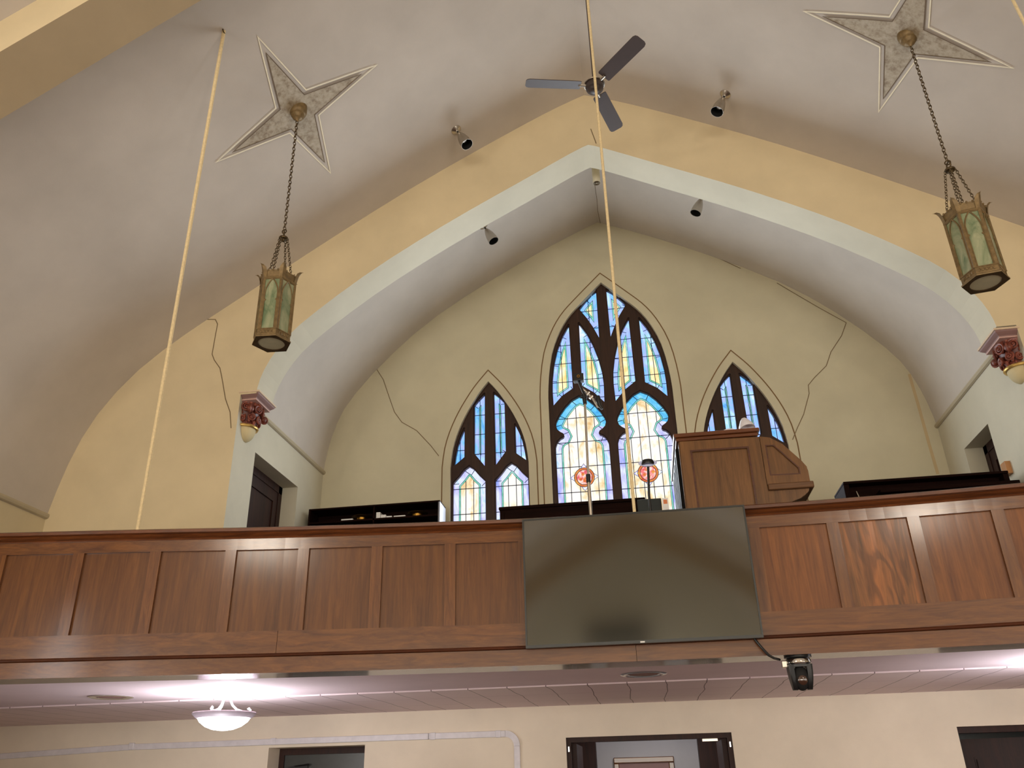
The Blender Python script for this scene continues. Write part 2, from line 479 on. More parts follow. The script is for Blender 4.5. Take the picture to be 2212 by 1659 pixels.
# back wall (window wall above, entrance wall below the gallery)
WC = 0.0
def lancet(cx, hw, zs, za, zb, n=12):
    """pointed opening: half width hw, springing zs, apex za, bottom zb (clockwise from bottom left)"""
    h = za-zs; R = (hw*hw+h*h)/(2*hw); a = math.asin(min(1, h/R)) if h <= R else PI/2
    left = []
    for i in range(n+1):
        t = a*i/n; left.append((cx-hw+R*(1-math.cos(t)), zs+R*math.sin(t)))
    right = [(2*cx-x, z) for x, z in left[::-1][1:]]
    return [(cx-hw, zb)] + left + right + [(cx+hw, zb)]
def trace(cx, left, zb):
    l = left
    return [(l[0][0], zb)] + l + [(2*cx-x, z) for x, z in l[::-1][1:]] + [(2*cx-l[0][0], zb)]
cc = -0.018
cen_l = pts([(1185,857),(1184.5,816),(1191,762),(1204,726),(1216,701),(1232,678),(1251,658),(1272,636),(1297.6,610)], YW)
cen_l[-1] = (cc, cen_l[-1][1])
cen_open = trace(cc, smooth_poly([(cc-.79, cen_l[0][1])]+cen_l[1:], 1), 2.15)
def zA(x, y): return (940+x/4.609, 780+y/4.609)
cl = -1.59
lef_l = pts([zA(*p) for p in [(150,1060),(170,880),(215,730),(270,600),(330,485),(385,395),(440,310),(490,245),(530,200)]], YW)
lef_l[-1] = (cl, lef_l[-1][1])
lef_open = trace(cl, smooth_poly([(cl-.5, lef_l[0][1])]+lef_l[1:], 1), 2.15)
cr_ = 1.555
rig_open = [(x-cl+cr_, z-.03) for x, z in lef_open]
DOORS = [(-4.155, -3.03, .43), (-.787, .961, .437), (3.2, 4.35, .42)]
wall_o = [(-NX-.15, FL), (-NX-.15, 7.3), (NX+.15, 7.3), (NX+.15, FL)]
bm = B()
door_h = [[(a, FL+.001), (a, z), (b, z), (b, FL+.001)] for a, b, z in DOORS]
WD = .33
up_o = [(-NX-.15, GF-.1), (-NX-.15, 7.3), (NX+.15, 7.3), (NX+.15, GF-.1)]
plate(bm, up_o, [cen_open, lef_open, rig_open], YW, YW+WD, 0, 0, 2)
xs = [-8.3] + [v for d in DOORS for v in d[:2]] + [NX+.15]
for i in range(0, len(xs), 2): box(bm, xs[i], xs[i+1], YW, YW+WD, FL, GF-.1, 1)
for a, b, z in DOORS: box(bm, a, b, YW, YW+WD, z, GF-.1, 1)
for op in (cen_open, lef_open, rig_open):
    k = inset(op, -.105)
    zb = min(p[1] for p in k); k = [p for p in k if p[1] > zb+.02]
    i0 = max(range(len(k)), key=lambda i: abs(k[i][1]-k[i-1][1]) + abs(k[i][0]-k[i-1][0]))
    k = k[i0:]+k[:i0]
    k = [(k[0][0], 2.2)] + k + [(k[-1][0], 2.2)]
    ribbon(bm, [(x, YW-.002, z) for x, z in k], .014, (0,-1,0), 3)
for cr in ([(812,795),(828,820),(838,850),(852,890),(868,912),(900,930),(930,962),(948,985)],
           [(1828,697),(1818,725),(1795,760),(1785,790),(1760,815),(1746,832),(1748,850),(1736,895),(1722,925),(1712,950)],
           [(1678,611),(1720,636),(1775,668),(1828,697)],[(1480,530),(1540,552),(1600,580)]):
    ribbon(bm, [onY(a, b, YW-.003) for a, b in cr], .009, (0,-1,0), 4)
ribbon(bm, [onY(a, b, YW-.002) for a, b in ((1964,808),(1985,880),(2005,952),(2026,1024))], .035, (0,-1,0), 5)
struct(finish('wall_back', bm, ['wallA', 'wallB', 'reveal', 'line', 'crack', 'edge_shade']))

# side walls, front wall, floors
for s, nm in ((-1, 'wall_left'), (1, 'wall_right')):
    bm = B(); a, b = (s*NX, s*(NX+.15)) if s > 0 else (s*(NX+.15), s*NX)
    if s > 0: box(bm, a, b, YF, YW, FL, 2.55)
    else:
        box(bm, a, b, YF, 5.2, FL, 2.55); box(bm, a, b, 5.2, YW, SO+.02, 2.55)
        box(bm, -8.3, -8.15, 5.2, YW, FL, SO+.1); box(bm, -8.3, a, 5.05, 5.2, FL, SO+.1)
    struct(finish(nm, bm, 'side'))
    bm = B(); x = s*NX
    tube(bm, [(x-s*.01, YF, 2.53), (x-s*.01, YA, 2.53)], .03, 8); struct(finish('trim_1' if s < 0 else 'trim_2', bm, 'trim', None, True))
    # alcove side wall with a doorway
    y0, y1, zt = (7.794, 8.975, 3.24) if s < 0 else (8.449, 9.165, 3.18)
    bm = B(); a, b = sorted((s*AX, s*(AX+.24)))
    box(bm, a, b, YA2-.001, y0, GF, 3.7); box(bm, a, b, y1, YW, GF, 3.7); box(bm, a, b, y0, y1, zt, 3.7)
    struct(finish('wall_gallery_left' if s < 0 else 'wall_gallery_right', bm, 'reveal'))
    bm = B(); tube(bm, [(s*(AX-.008), YA2-.05, 3.68), (s*(AX-.008), YW, 3.68)], .028, 8)
    struct(finish('trim_3' if s < 0 else 'trim_4', bm, 'trim', None, True))
    d = thing('door_4' if s < 0 else 'door_5', (s*(AX+.21), (y0+y1)/2, GF), structure=True)
    a, b = sorted((s*(AX+.19), s*(AX+.24)))
    bm = B(); box(bm, a, b, y0, y1, zt-.09, zt); box(bm, a, b, y0, y0+.09, GF, zt); box(bm, a, b, y1-.09, y1, GF, zt)
    finish('door_frame', bm, 'doorwood', d)
    bm = B(); a, b = sorted((s*(AX+.215), s*(AX+.25)))
    box(bm, a, b, y0+.09, y1-.09, GF, zt-.09)
    a, b = sorted((s*(AX+.20), s*(AX+.225)))
    w = (y1-y0-.18)
    for (p, q, r_, t) in ((y0+.09, y0+.2, GF, zt-.09), (y1-.2, y1-.09, GF, zt-.09), (y0+.2, y1-.2, zt-.22, zt-.09), (y0+.2, y1-.2, GF+.9, GF+1.05), (y0+.2, y1-.2, GF, GF+.2)):
        box(bm, a, b, p, q, r_, t)
    finish('door_leaf', bm, 'doorwood', d)
bm = B()
plate(bm, [(-NX-.1, FL)] + o_ + [(NX+.1, FL), (3.78, FL), (3.78, 3.7)] + inn[::-1] + [(-3.78, 3.7), (-3.78, FL)], [], YF-.35, YF, 0, 1)
struct(finish('wall_front', bm, ['ochre', 'reveal']))
bm = B(); box(bm, -4.2, 4.2, YF-3.2, YF-3.05, FL, 7.3); box(bm, -4.2, -3.8, YF-3.05, YF-.35, FL, 4); box(bm, 3.8, 4.2, YF-3.05, YF-.35, FL, 4); struct(finish('wall_chancel', bm, 'reveal'))
vault('ceiling', alc, YF-3.1, YF-.34, 'vault2')
bm = B(); box(bm, -1.6, .35, YF-3.05, YF-2.9, 3.7, 4.5); struct(finish('trim_front', bm, 'darkwood'))
bm = B(); box(bm, -8.3, NX+.15, YF-3.3, 12.6, FL-.1, FL); struct(finish('floor', bm, 'floor'))
# transverse ribs across the nave
def rib(y0, y1, drop=.3):
    bm = B(); p = full(nave); q = []
    for x, z in p:
        n = vnormal(max(-5.6, min(5.6, x))); q.append((x+n.x*drop, z+n.z*drop))
    q[0] = (-NX+.3, 1.8); q[-1] = (NX-.3, 1.8)
    p2 = [(x, z+.02) for x, z in p]; p2[0] = (-NX, 1.8); p2[-1] = (NX, 1.8)
    sec = q + p2[::-1]
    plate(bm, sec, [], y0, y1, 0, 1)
    return struct(finish('trim_rib', bm, ['cream', 'ribsoffit_shade'], None))
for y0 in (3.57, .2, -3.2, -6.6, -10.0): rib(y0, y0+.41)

# ------------------------------------------------------------------ windows of the gallery
GY = 9.845
def zB(x, y): return (1160+x/5.924, 580+y/5.924)
def zC(x, y): return (1170+x/5.722, 830+y/5.722)
T1 = pts([zB(*p) for p in [(757,315),(700,358),(640,425),(590,485),(546,545),(640,655),(720,770),(797,905)]], GY)
M1 = pts([(1229,707),(1216,730),(1205,760),(1198,791),(1194.5,825),(1194.5,850),(1196.5,879),(1215,858),(1238,842)], GY)
M2 = pts([(1251,703),(1268,725),(1281.5,750),(1293,779),(1301,808),(1304.5,833),(1306,871),(1284,851),(1258,836)], GY)
LL = pts([zC(*p) for p in [(460,172),(560,205),(650,275),(730,360),(785,440),(797,480),(785,530),(755,562),(718,588),(708,618),(722,640),(760,652),(805,690),(832,745),(840,820)]], GY)
LLl = pts([zC(*p) for p in [(180,820),(178,760),(200,715),(250,682),(268,660),(270,630),(255,610),(212,598),(188,560),(182,520),(212,432),(280,330),(370,235)]], GY)
zb = 2.3
LLx0, LLx1 = LLl[0][0], LL[-1][0]
LLc = (LLx0+LLx1)/2
# symmetrise the lower light around its own centre using the traced right side
half = [(x-LLc if x > LLc else 0, z) for x, z in LL]; half[0] = (0, half[0][1])
LLp = [(LLc+x, z) for x, z in half] + [(LLc+half[-1][0], zb), (LLc-half[-1][0], zb)] + [(LLc-x, z) for x, z in half[::-1][:-1]]
def light(cx, apex, sh, hw, zb):
    return lancet(cx, hw, sh, apex, zb, 8)
def zpt(q): 
    v = onY(q[0], q[1], GY); return (v.x, v.z)
P1 = pts([zA(*p) for p in [(300,690),(265,770),(235,860),(215,960),(203,1050),(298,968)]], GY)
P2 = pts([zA(*p) for p in [(500,345),(440,405),(400,455),(399,935),(500,1055)]], GY)
la = pts([zA(*p) for p in [(345,1063),(290,1105),(235,1165),(188,1230)]], GY)
lbr = pts([zA(*p) for p in [(508,1400)]], GY)
l_hw = (lbr[0][0]-la[3][0])/2; l_c = (lbr[0][0]+la[3][0])/2
L1 = [(l_c-l_hw, zb)] + [(l_c-l_hw, la[3][1]), (l_c-l_hw*.62, la[2][1]), (l_c-l_hw*.3, la[1][1]+.01), (l_c, la[0][1])]
L1 = L1 + [(2*l_c-x, z) for x, z in L1[::-1][1:]]

def clip_v(poly, x):
    s = []
    for (a, b), (c, d) in zip(poly, poly[1:]+poly[:1]):
        if (a-x)*(c-x) < 0: s.append(b+(d-b)*(x-a)/(c-a))
    s.sort(); return list(zip(s[::2], s[1::2]))
def clip_h(poly, z):
    s = []
    for (a, b), (c, d) in zip(poly, poly[1:]+poly[:1]):
        if (b-z)*(d-z) < 0: s.append(a+(c-a)*(z-b)/(d-b))
    s.sort(); return list(zip(s[::2], s[1::2]))
def sheet(bm, poly, y, mi):
    if len(poly) < 3: return
    t = tessellate_polygon([[Vector((p[0], p[1], 0)) for p in poly]])
    v = [bm.verts.new((p[0], y, p[1])) for p in poly]
    for a in t:
        try: bm.faces.new([v[i] for i in a]).material_index = mi
        except ValueError: pass
def pane(parent, poly, kind):
    bm = B(); y = GY
    big = kind == 'lower'
    mats = ['g_lav' if big else 'g_blue', 'g_green', 'g_cream' if big else 'g_gold', 'lead', 'g_cyan']
    full_ = inset(poly, -.012)
    sheet(bm, full_, y, 0)
    bw = .07 if big else .055
    in1, in2 = inset(poly, bw), inset(poly, bw+.02)
    xs_ = [p[0] for p in poly]; zs_ = [p[1] for p in poly]
    if len(in1) >= 3: sheet(bm, in1, y-.003, 1); ribbon(bm, [(a, y-.008, b) for a, b in in1], .006, (0,-1,0), 3, True)
    if len(in2) >= 3 and abs(area2(in2)) > .006:
        sheet(bm, in2, y-.006, 2); ribbon(bm, [(a, y-.009, b) for a, b in in2], .005, (0,-1,0), 3, True)
    if big and max(zs_) > 4.2:      # turquoise head of the tall lights
        top = [(x, z) for x, z in poly]
        # radial leads in the border
    # leads
    w = .0085
    z0 = max(zs_)-.28; step = .33 if big else .27
    while z0 > min(zs_)+.08:
        for a, b in clip_h(full_, z0): ribbon(bm, [(a, y-.01, z0), (b, y-.01, z0)], w*1.2, (0,-1,0), 3)
        z0 -= step
    cxm = (min(xs_)+max(xs_))/2
    src = in2 if big and len(in2) > 2 else full_
    offs = (-.17, -.057, .057, .17) if big and (max(xs_)-min(xs_)) > .5 else ((-.05, .05) if big else (0.0,))
    for q in offs:
        for a, b in clip_v(src, cxm+q): ribbon(bm, [(cxm+q, y-.01, a), (cxm+q, y-.01, b)], w, (0,-1,0), 3)
    # short radial leads across the border
    n = len(poly); acc = 0
    for i in range(n):
        a, b = Vector(poly[i]), Vector(poly[(i+1) % n]); L = (b-a).length
        acc += L
        if acc > .14 and len(in1) >= 3:
            acc = 0; t = (b-a).normalized(); nr = Vector((-t.y, t.x)) if area2(poly) > 0 else Vector((t.y, -t.x))
            ribbon(bm, [(b.x, y-.009, b.y), (b.x+nr.x*bw, y-.009, b.y+nr.y*bw)], w, (0,-1,0), 3)
    return finish('glass_pane', bm, mats, parent)
def cyan_head(parent_pane, poly, zmin):
    """turquoise border of the trefoil head"""
    bm = B(); p = [q for q in poly if q[1] > zmin]
    i0 = min(range(len(p)), key=lambda i: p[i][1])
    k = max(range(len(p)), key=lambda i: (Vector(p[i])-Vector(p[i-1])).length); p = p[k:]+p[:k]
    inn_ = []
    for i, q in enumerate(p):
        a = Vector(p[max(0, i-1)]); b = Vector(p[min(len(p)-1, i+1)]); t = (b-a).normalized(); nr = Vector((-t.y, t.x))
        if nr.dot(Vector((LLc_cur[0]-q[0], zmin+.2-q[1]))) < 0: nr = -nr
        inn_.append(Vector(q)+nr*.075)
    for i in range(len(p)-1):
        vs = [bm.verts.new((v[0], GY-.0045, v[1])) for v in (p[i], p[i+1], inn_[i+1], inn_[i])]
        bm.faces.new(vs)
    return finish('turquoise_border', bm, 'g_cyan', parent_pane)
def medallion(parent_pane, cx, cz, r):
    bm = B(); y = GY-.0125
    def disc(rad, yy, mi, n=24, c=(cx, cz)):
        v = [bm.verts.new((c[0]+rad*math.cos(2*PI*i/n), yy, c[1]+rad*math.sin(2*PI*i/n))) for i in range(n)]
        bm.faces.new(v).material_index = mi
    for k in range(4):
        a = PI/2*k; t = Vector((math.cos(a), math.sin(a))); s = Vector((-t.y, t.x))
        q = [Vector((cx, cz))+t*r*1.42, Vector((cx, cz))+t*r*.9+s*r*.38, Vector((cx, cz))+t*r*.9-s*r*.38]
        bm.faces.new([bm.verts.new((p.x, y, p.y)) for p in q]).material_index = 3
        ribbon(bm, [(p.x, y-.001, p.y) for p in q], .005, (0,-1,0), 4, True)
        disc(r*.13, y-.0015, 5, 8, tuple(Vector((cx, cz))+t*r*1.08))
    disc(r, y-.002, 1); disc(r*.78, y-.003, 0); 
    torus(bm, (cx, y-.003, cz), r, .004, (0,1,0), 24, 4, 1, None, 4); torus(bm, (cx, y-.004, cz), r*.78, .004, (0,1,0), 24, 4, 1, None, 4)
    rnd = random.Random(3)
    for k in range(9):
        a = k*2.4; rr = r*.17*math.sqrt(k)*1.1
        disc(r*.17, y-.0035-.0002*k, 2 if k % 2 else 1, 10, (cx+rr*math.cos(a), cz-.12*r+rr*math.sin(a)))
    return finish('medallion', bm, ['g_rose', 'g_ruby', 'g_rose', 'g_lav', 'leadw', 'g_cream'], parent_pane)
LLc_cur = [0]
def window(n, cx, opening, panes, lowers, tall):
    w = thing('window_%d' % n, (cx, GY, 2.15), structure=True)
    holes = panes+lowers
    fo = inset(opening, -.015)
    bm = B(); plate(bm, fo, holes, GY-.045, GY+.03)
    hs = [inset(h, -.013) for h in holes]
    plate(bm, fo, hs, GY-.07, GY-.045)
    finish('tracery', bm, 'frame', w)
    for p in panes: pane(w, p, 'upper')
    for p in lowers:
        g = pane(w, p, 'lower'); c = sum(q[0] for q in p)/len(p); LLc_cur[0] = (min(q[0] for q in p)+max(q[0] for q in p))/2
        if tall:
            cyan_head(g, p, 4.02)
            medallion(g, LLc_cur[0], 3.40, .125)
        else:
            medallion(g, LLc_cur[0], 2.66, .1)
    # bottom sill
    bm = B(); xs_ = [q[0] for q in opening]; box(bm, min(xs_)-.05, max(xs_)+.05, YW-.06, YW+.2, 2.1, 2.15); finish('window_sill', bm, 'reveal', w)
    bm = B(); box(bm, min(xs_)-.02, max(xs_)+.02, GY+.03, GY+.06, 2.1, max(q[1] for q in opening)); 
    return w
mir = lambda L, c: [mirror(p, c) for p in L]
cc2 = (T1[0][0]+onY(*zB(888,295), GY).x)/2
cp = [T1, M1, M2]
window(1, cc2, [(x-cc+cc2, z) for x, z in cen_open], cp+mir(cp, cc2), [LLp, mirror(LLp, cc2)], True)
cl2 = (P2[0][0]+onY(*zA(592,335), GY).x)/2
lp = [P1, P2]
lef_p, lef_low = lp+mir(lp, cl2), [L1, mirror(L1, cl2)]
window(2, cl2, [(x-cl+cl2, z) for x, z in lef_open], lef_p, lef_low, False)
sh = lambda p: [(x-cl2+cr2, z-.03) for x, z in p]
cr2 = onY(1584, 800, GY).x
window(3, cr2, [(x-cl+cr2, z-.03) for x, z in lef_open], [sh(p) for p in lef_p], [sh(p) for p in lef_low], False)

# ------------------------------------------------------------------ the gallery: floor, soffit, curved panelled front
CUR = [(-5.8,5.47),(-4.7,5.67),(-3.64,5.83),(-2.45,6.02),(-.82,6.21),(.12,6.255),(1.0,6.255),(1.93,6.23),(2.94,6.15),(3.92,6.02),(4.92,5.86),(5.82,5.67)]
def yf(x):
    n = len(CUR)
    if x < CUR[0][0]: return CUR[0][1]
    for i in range(n-1):
        (a, b), (c, d) = CUR[i], CUR[i+1]
        if x <= c or i == n-2:
            t = (x-a)/(c-a)
            p0 = CUR[max(0, i-1)]; p3 = CUR[min(n-1, i+2)]
            m1 = (d-p0[1])/(c-p0[0]) if i > 0 else (d-b)/(c-a)
            m2 = (p3[1]-b)/(p3[0]-a) if i < n-2 else (d-b)/(c-a)
            h = c-a
            return (2*t**3-3*t*t+1)*b + (t**3-2*t*t+t)*h*m1 + (-2*t**3+3*t*t)*d + (t**3-t*t)*h*m2
def fr(x):
    e = .01; s = (yf(x+e)-yf(x-e))/(2*e); n = Vector((s, -1, 0)).normalized()
    return Vector((x, yf(x), 0)), n
def sweep(bm, x0, x1, prof, step=.12, mi=0):
    """profile of (outward offset, height) swept along the gallery front"""
    k = max(2, int((x1-x0)/step)); rings = []
    for i in range(k+1):
        p, n = fr(x0+(x1-x0)*i/k)
        rings.append([p+n*d+Vector((0,0,z)) for d, z in prof])
    loops(bm, rings, True, True, mi); return bm
def rect(d0, d1, z0, z1): return [(d0, z0), (d1, z0), (d1, z1), (d0, z1)]
front = thing('gallery_front', (0, 6.26, SO), 'curved oak panelled gallery front with moulded handrail running across the whole church', 'balcony front')
XL, XR = -5.68, 5.68
bm = B(); sweep(bm, XL, XR, [(-.16,1.797),(.055,1.797),(.07,1.804),(.072,1.825),(.06,1.834),(-.16,1.834)]); finish('handrail', bm, 'oak_rail', front, True)
bm = B(); sweep(bm, XL, XR, [(0,1.755),(.026,1.755),(.03,1.763),(.026,1.77),(.045,1.776),(.056,1.787),(.05,1.797),(0,1.797)]); finish('handrail_moulding', bm, 'oak_rail', front, True)
bm = B(); sweep(bm, XL, XR, rect(0,.022,1.668,1.756)); finish('top_rail', bm, 'oak_h', front)
for a, b in ((XL, -2.531), (-2.528, .9), (.903, XR)):
    bm = B(); sweep(bm, a, b, rect(0,.022,.898,1.058)); finish('bottom_rail', bm, 'oak_h', front)
bm = B(); sweep(bm, XL, XR, [(0,.872),(.03,.872),(.042,.878),(.045,.887),(.034,.893),(.03,.898),(0,.898)]); finish('lower_moulding', bm, 'oak_dark', front, True)
for a, b in ((XL, .068), (.071, XR)):
    bm = B(); sweep(bm, a, b, rect(-.02,.024,.762,.872)); finish('fascia_board', bm, 'oak_h', front)
bm = B(); sweep(bm, XL, XR, rect(-.14,-.1,SO,1.797)); finish('back_board', bm, 'oak_h', front)
lefts = [-4.048-.579*2, -4.048-.579, -4.636, -4.048,-3.469,-2.903,-2.35,-1.789,-1.231,-.67,-.108,.47,1.047,1.607,2.163,2.72,3.28,3.84,4.41,4.99]
lefts = sorted(set([round(-4.636-.585,3)] + lefts[2:]))
gap = .083
for i, a in enumerate(lefts):
    nxt = lefts[i+1] if i+1 < len(lefts) else XR
    b = nxt-gap
    mt = 'oak_fig' if abs(a-1.607) < .01 else ('oak_panel_r' if a > 1 else 'oak_panel')
    bm = B(); sweep(bm, a-.01, b+.01, rect(-.03,0,1.045,1.68)); finish('panel', bm, mt, front)
    bm = B(); sweep(bm, b, nxt, rect(-.03,.0215,1.058,1.668)); finish('stile', bm, 'oak_v', front)
bm = B(); sweep(bm, XL, lefts[0], rect(-.03,.0215,1.058,1.668)); finish('stile', bm, 'oak_v', front)

# soffit: glossy lip, plain band, tiled field
bm = B(); n = 60; yt = 7.68
def strip(bm, fa, fb, z, mi, th=.03, xa=-8.2):
    for i in range(n):
        x0, x1 = xa+(NX-xa)*i/n, xa+(NX-xa)*(i+1)/n
        q = [(x0, fa(x0)), (x1, fa(x1)), (x1, fb(x1)), (x0, fb(x0))]
        v = [bm.verts.new((a, b, z)) for a, b in q]; u = [bm.verts.new((a, b, z+th)) for a, b in q]
        bm.faces.new(v).material_index = mi; bm.faces.new(u).material_index = mi
        for k in range(4):
            if k in (0, 2): bm.faces.new((v[k], v[(k+1) % 4], u[(k+1) % 4], u[k])).material_index = mi
strip(bm, lambda x: yf(x)+.02, lambda x: yf(x)+.3, SO-.01, 2)
strip(bm, lambda x: yf(x)+.3, lambda x: yt, SO, 0)
strip(bm, lambda x: yt, lambda x: YW, SO-.012, 1, .04)
bm2 = bm
struct(finish('ceiling', bm2, ['soffit', 'tiles', 'gloss']))
bm = B()
strip(bm, lambda x: yf(x)+.11, lambda x: YW, GF-.06, 0, .06, -NX); struct(finish('floor', bm, 'gfloor'))

# ------------------------------------------------------------------ doors and vestibule under the gallery
bm = B(); box(bm, -NX-.15, NX+.15, 12.3, 12.45, FL, 1.2); struct(finish('wall_vestibule', bm, 'vest'))
bm = B(); box(bm, -NX-.15, NX+.15, YW+WD, 12.3, 1.1, 1.2); struct(finish('ceiling', bm, 'vest'))
a, b, zt = DOORS[0]
d = thing('door_1', ((a+b)/2, YW+WD, FL), structure=True)
bm = B(); y = YW+WD-.02; box(bm, a, b, y, y+.06, zt-.07, zt); box(bm, a, a+.06, y, y+.06, FL, zt-.07); box(bm, b-.06, b, y, y+.06, FL, zt-.07); finish('door_frame', bm, 'doorwood', d)
bm = B(); box(bm, a+.06, b-.06, y+.03, y+.06, FL, zt-.07); finish('door_leaf', bm, 'window_panel', d)
bm = B(); box(bm, a+.07, a+.75, y-.01, y+.03, FL, zt-.24); finish('door_glass', bm, 'blackm', d)
bm = B(); box(bm, a+.13, a+.36, y-.03, y+.03, zt-.235, zt-.19); tube(bm, [(a+.2, y-.02, zt-.195), (a+.38, y-.03, zt-.175)], .01); finish('door_closer', bm, 'black', d)
a, b, zt = DOORS[1]
d = thing('door_2', ((a+b)/2, YW+WD, FL), structure=True)
bm = B(); y = YW+.03
box(bm, a, b, y, y+.12, zt-.05, zt); box(bm, a, a+.05, y, y+.12, FL, zt-.05); box(bm, b-.05, b, y, y+.12, FL, zt-.05); finish('door_frame', bm, 'doorwood', d)
bm = B(); box(bm, a+.055, a+.1, y+.12, y+.95, FL+.01, zt-.06); finish('door_leaf', bm, 'doorwood', d)
bm = B(); box(bm, b-.1, b-.055, y+.12, y+.95, FL+.01, zt-.06); finish('door_leaf', bm, 'doorwood', d)
for s, x in ((1, a), (-1, b)):
    bm = B(); box(bm, x+s*.025-.006, x+s*.025+.006, y-.01, y, zt-.14, zt-.09); finish('closer_plate', bm, 'chrome', d)
bm = B(); box(bm, b-.3, b-.14, y+.1, y+.14, zt-.075, zt-.05); finish('door_closer', bm, 'nickel', d)
bm = B()
box(bm, -1.35, -.62, 12.1, 12.3, FL, 1.1); box(bm, .72, 1.6, 12.1, 12.3, FL, 1.1)
struct(finish('trim_5', bm, 'doorwood'))
t = thing('picture_frame', (0, 12.29, -.1), 'wooden framed picture on the grey vestibule wall seen through the middle doorway', 'picture')
p0, p1 = onY(1325, 1637, 12.26), onY(1455, 1634, 12.26)
x0, x1, zt2 = p0.x, p1.x, p0.z
bm = B(); 
for q in ((x0,x1,zt2-.07,zt2),(x0,x1,zt2-.6,zt2-.53),(x0,x0+.07,zt2-.53,zt2-.07),(x1-.07,x1,zt2-.53,zt2-.07)): box(bm, q[0], q[1], 12.25, 12.3, q[2], q[3])
finish('frame', bm, 'oak_h', t, False, .01)
bm = B(); box(bm, x0+.06, x1-.06, 12.275, 12.295, zt2-.55, zt2-.06); finish('picture', bm, 'mauve', t)
a, b, zt = DOORS[2]
d = thing('door_3', ((a+b)/2, YW+WD, FL), structure=True)
bm = B(); y = YW+.06; box(bm, a, b, y, y+.14, zt-.06, zt); box(bm, b-.06, b, y, y+.14, FL, zt-.06); box(bm, a, a+.015, y, y+.14, FL, zt-.06); finish('door_frame', bm, 'doorwood', d)
bm = B(); box(bm, a-.2, b+.4, YW+WD+.55, YW+WD+.6, FL, 1.1); finish('side_panel', bm, 'window_panel', d)
bm = B(); L = Matrix.Rotation(math.radians(-14), 3, 'Z')
box(bm, 0, 1.0, 0, .045, FL+.01, zt-.1); box(bm, .12, .88, -.012, 0, zt-1.0, zt-.28); box(bm, .14, .16, -.05, -.012, zt-.9, zt-.3)
bmesh.ops.rotate(bm, verts=bm.verts, matrix=L); bmesh.ops.translate(bm, verts=bm.verts, vec=(a+.17, YW+WD+.28, 0))
finish('door_leaf', bm, 'doorwood', d)

# ------------------------------------------------------------------ television
ty = 6.125
q = [onY(1127,1120,ty), onY(1607,1093,ty), onY(1650,1375,ty), onY(1137,1403,ty)]
x0, x1 = (q[0].x+q[3].x)/2, (q[1].x+q[2].x)/2; z1, z0 = (q[0].z+q[1].z)/2, (q[2].z+q[3].z)/2
tv = thing('television', ((x0+x1)/2, ty, z0), 'large black wall-mounted flat television on the middle of the oak gallery front', 'television')
bm = B(); e = .012
for r_ in ((x0,x1,z1-e,z1),(x0,x1,z0,z0+.02),(x0,x0+e,z0+.02,z1-e),(x1-e,x1,z0+.02,z1-e)): box(bm, r_[0], r_[1], ty-.006, ty+.03, r_[2], r_[3])
finish('bezel', bm, 'tvframe', tv)
bm = B(); box(bm, x0+e, x1-e, ty, ty+.02, z0+.02, z1-e); finish('screen', bm, 'screen', tv)
bm = B(); box(bm, x0+.03, x1-.03, ty+.03, ty+.055, z0+.04, z1-.03); box(bm, x0+.3, x1-.3, ty+.055, ty+.1, z0+.2, z1-.2); finish('back_case', bm, 'black', tv)
bm = B(); box(bm, (x0+x1)/2-.016, (x0+x1)/2+.016, ty-.0075, ty-.005, z0+.003, z0+.012); finish('badge', bm, 'paper', tv)

# ------------------------------------------------------------------ camera dome under the fascia, its cable
pc = Vector((1.185, 6.33, .762))
t = thing('surveillance_camera', tuple(pc), 'black pan and tilt camera with chrome collar hanging under the gallery fascia', 'camera')
k = lambda prof: [(r, z) for r, z in prof]
bm = B(); lathe(bm, [(0,0),(.092,0),(.094,-.012),(.06,-.02),(0,-.02)], pc, seg=28); finish('mounting_plate', bm, 'black', t, True)
bm = B(); lathe(bm, [(0,-.018),(.078,-.018),(.086,-.028),(.086,-.05),(.075,-.06),(0,-.06)], pc, seg=28); finish('collar', bm, 'chrome', t, True)
bm = B()
for s in (-1, 1):
    rings = []
    for kk in range(9):
        z = -.06-.165*kk/8; w = .08-.018*(kk/8)**2; th = .038-.008*kk/8; dy = .055*math.sqrt(max(.05, 1-(kk/8.6)**2))
        x = s*w
        rings.append([pc+Vector((x+s*0, -dy, z)), pc+Vector((x-s*th*.3, -dy*1.1, z)), pc+Vector((x-s*th, -dy*.9, z)), pc+Vector((x-s*th, dy*.9, z)), pc+Vector((x, dy, z)), pc+Vector((x+s*.006, 0, z))])
    loops(bm, rings)
box(bm, pc.x-.07, pc.x+.07, pc.y-.05, pc.y+.05, pc.z-.075, pc.z-.055)
finish('yoke', bm, 'black', t, True)
bm = B(); ball(bm, pc+Vector((0,0,-.148)), .058, (1.0,1,1.42), 0, 20, 14); finish('camera_head', bm, 'blackm', t, True)
bm = B(); lathe(bm, [(0,.062),(.024,.062),(.032,.056),(.032,.03)], pc+Vector((0,0,-.16)), (0,-1,-.1), 20); finish('lens', bm, plain('lens_brown', (60, 34, 24), .1, 0, .1, 20, 1), t, True)
bm = B(); box(bm, pc.x-.115, pc.x-.08, pc.y-.02, pc.y+.02, pc.z-.075, pc.z-.03); finish('connector', bm, 'nickel', t, False, .004)
bm = B(); ca = onY(1628, 1381, 6.2)
path = [onY(*p, y) for p, y in (((1626,1375), 6.21), ((1636,1388), 6.20), ((1648,1402), 6.19), ((1660,1415), 6.19), ((1672,1422), 6.25), ((1684,1425), 6.32))]
tube(bm, path, .009, 8); finish('cable', bm, 'black', t, True)

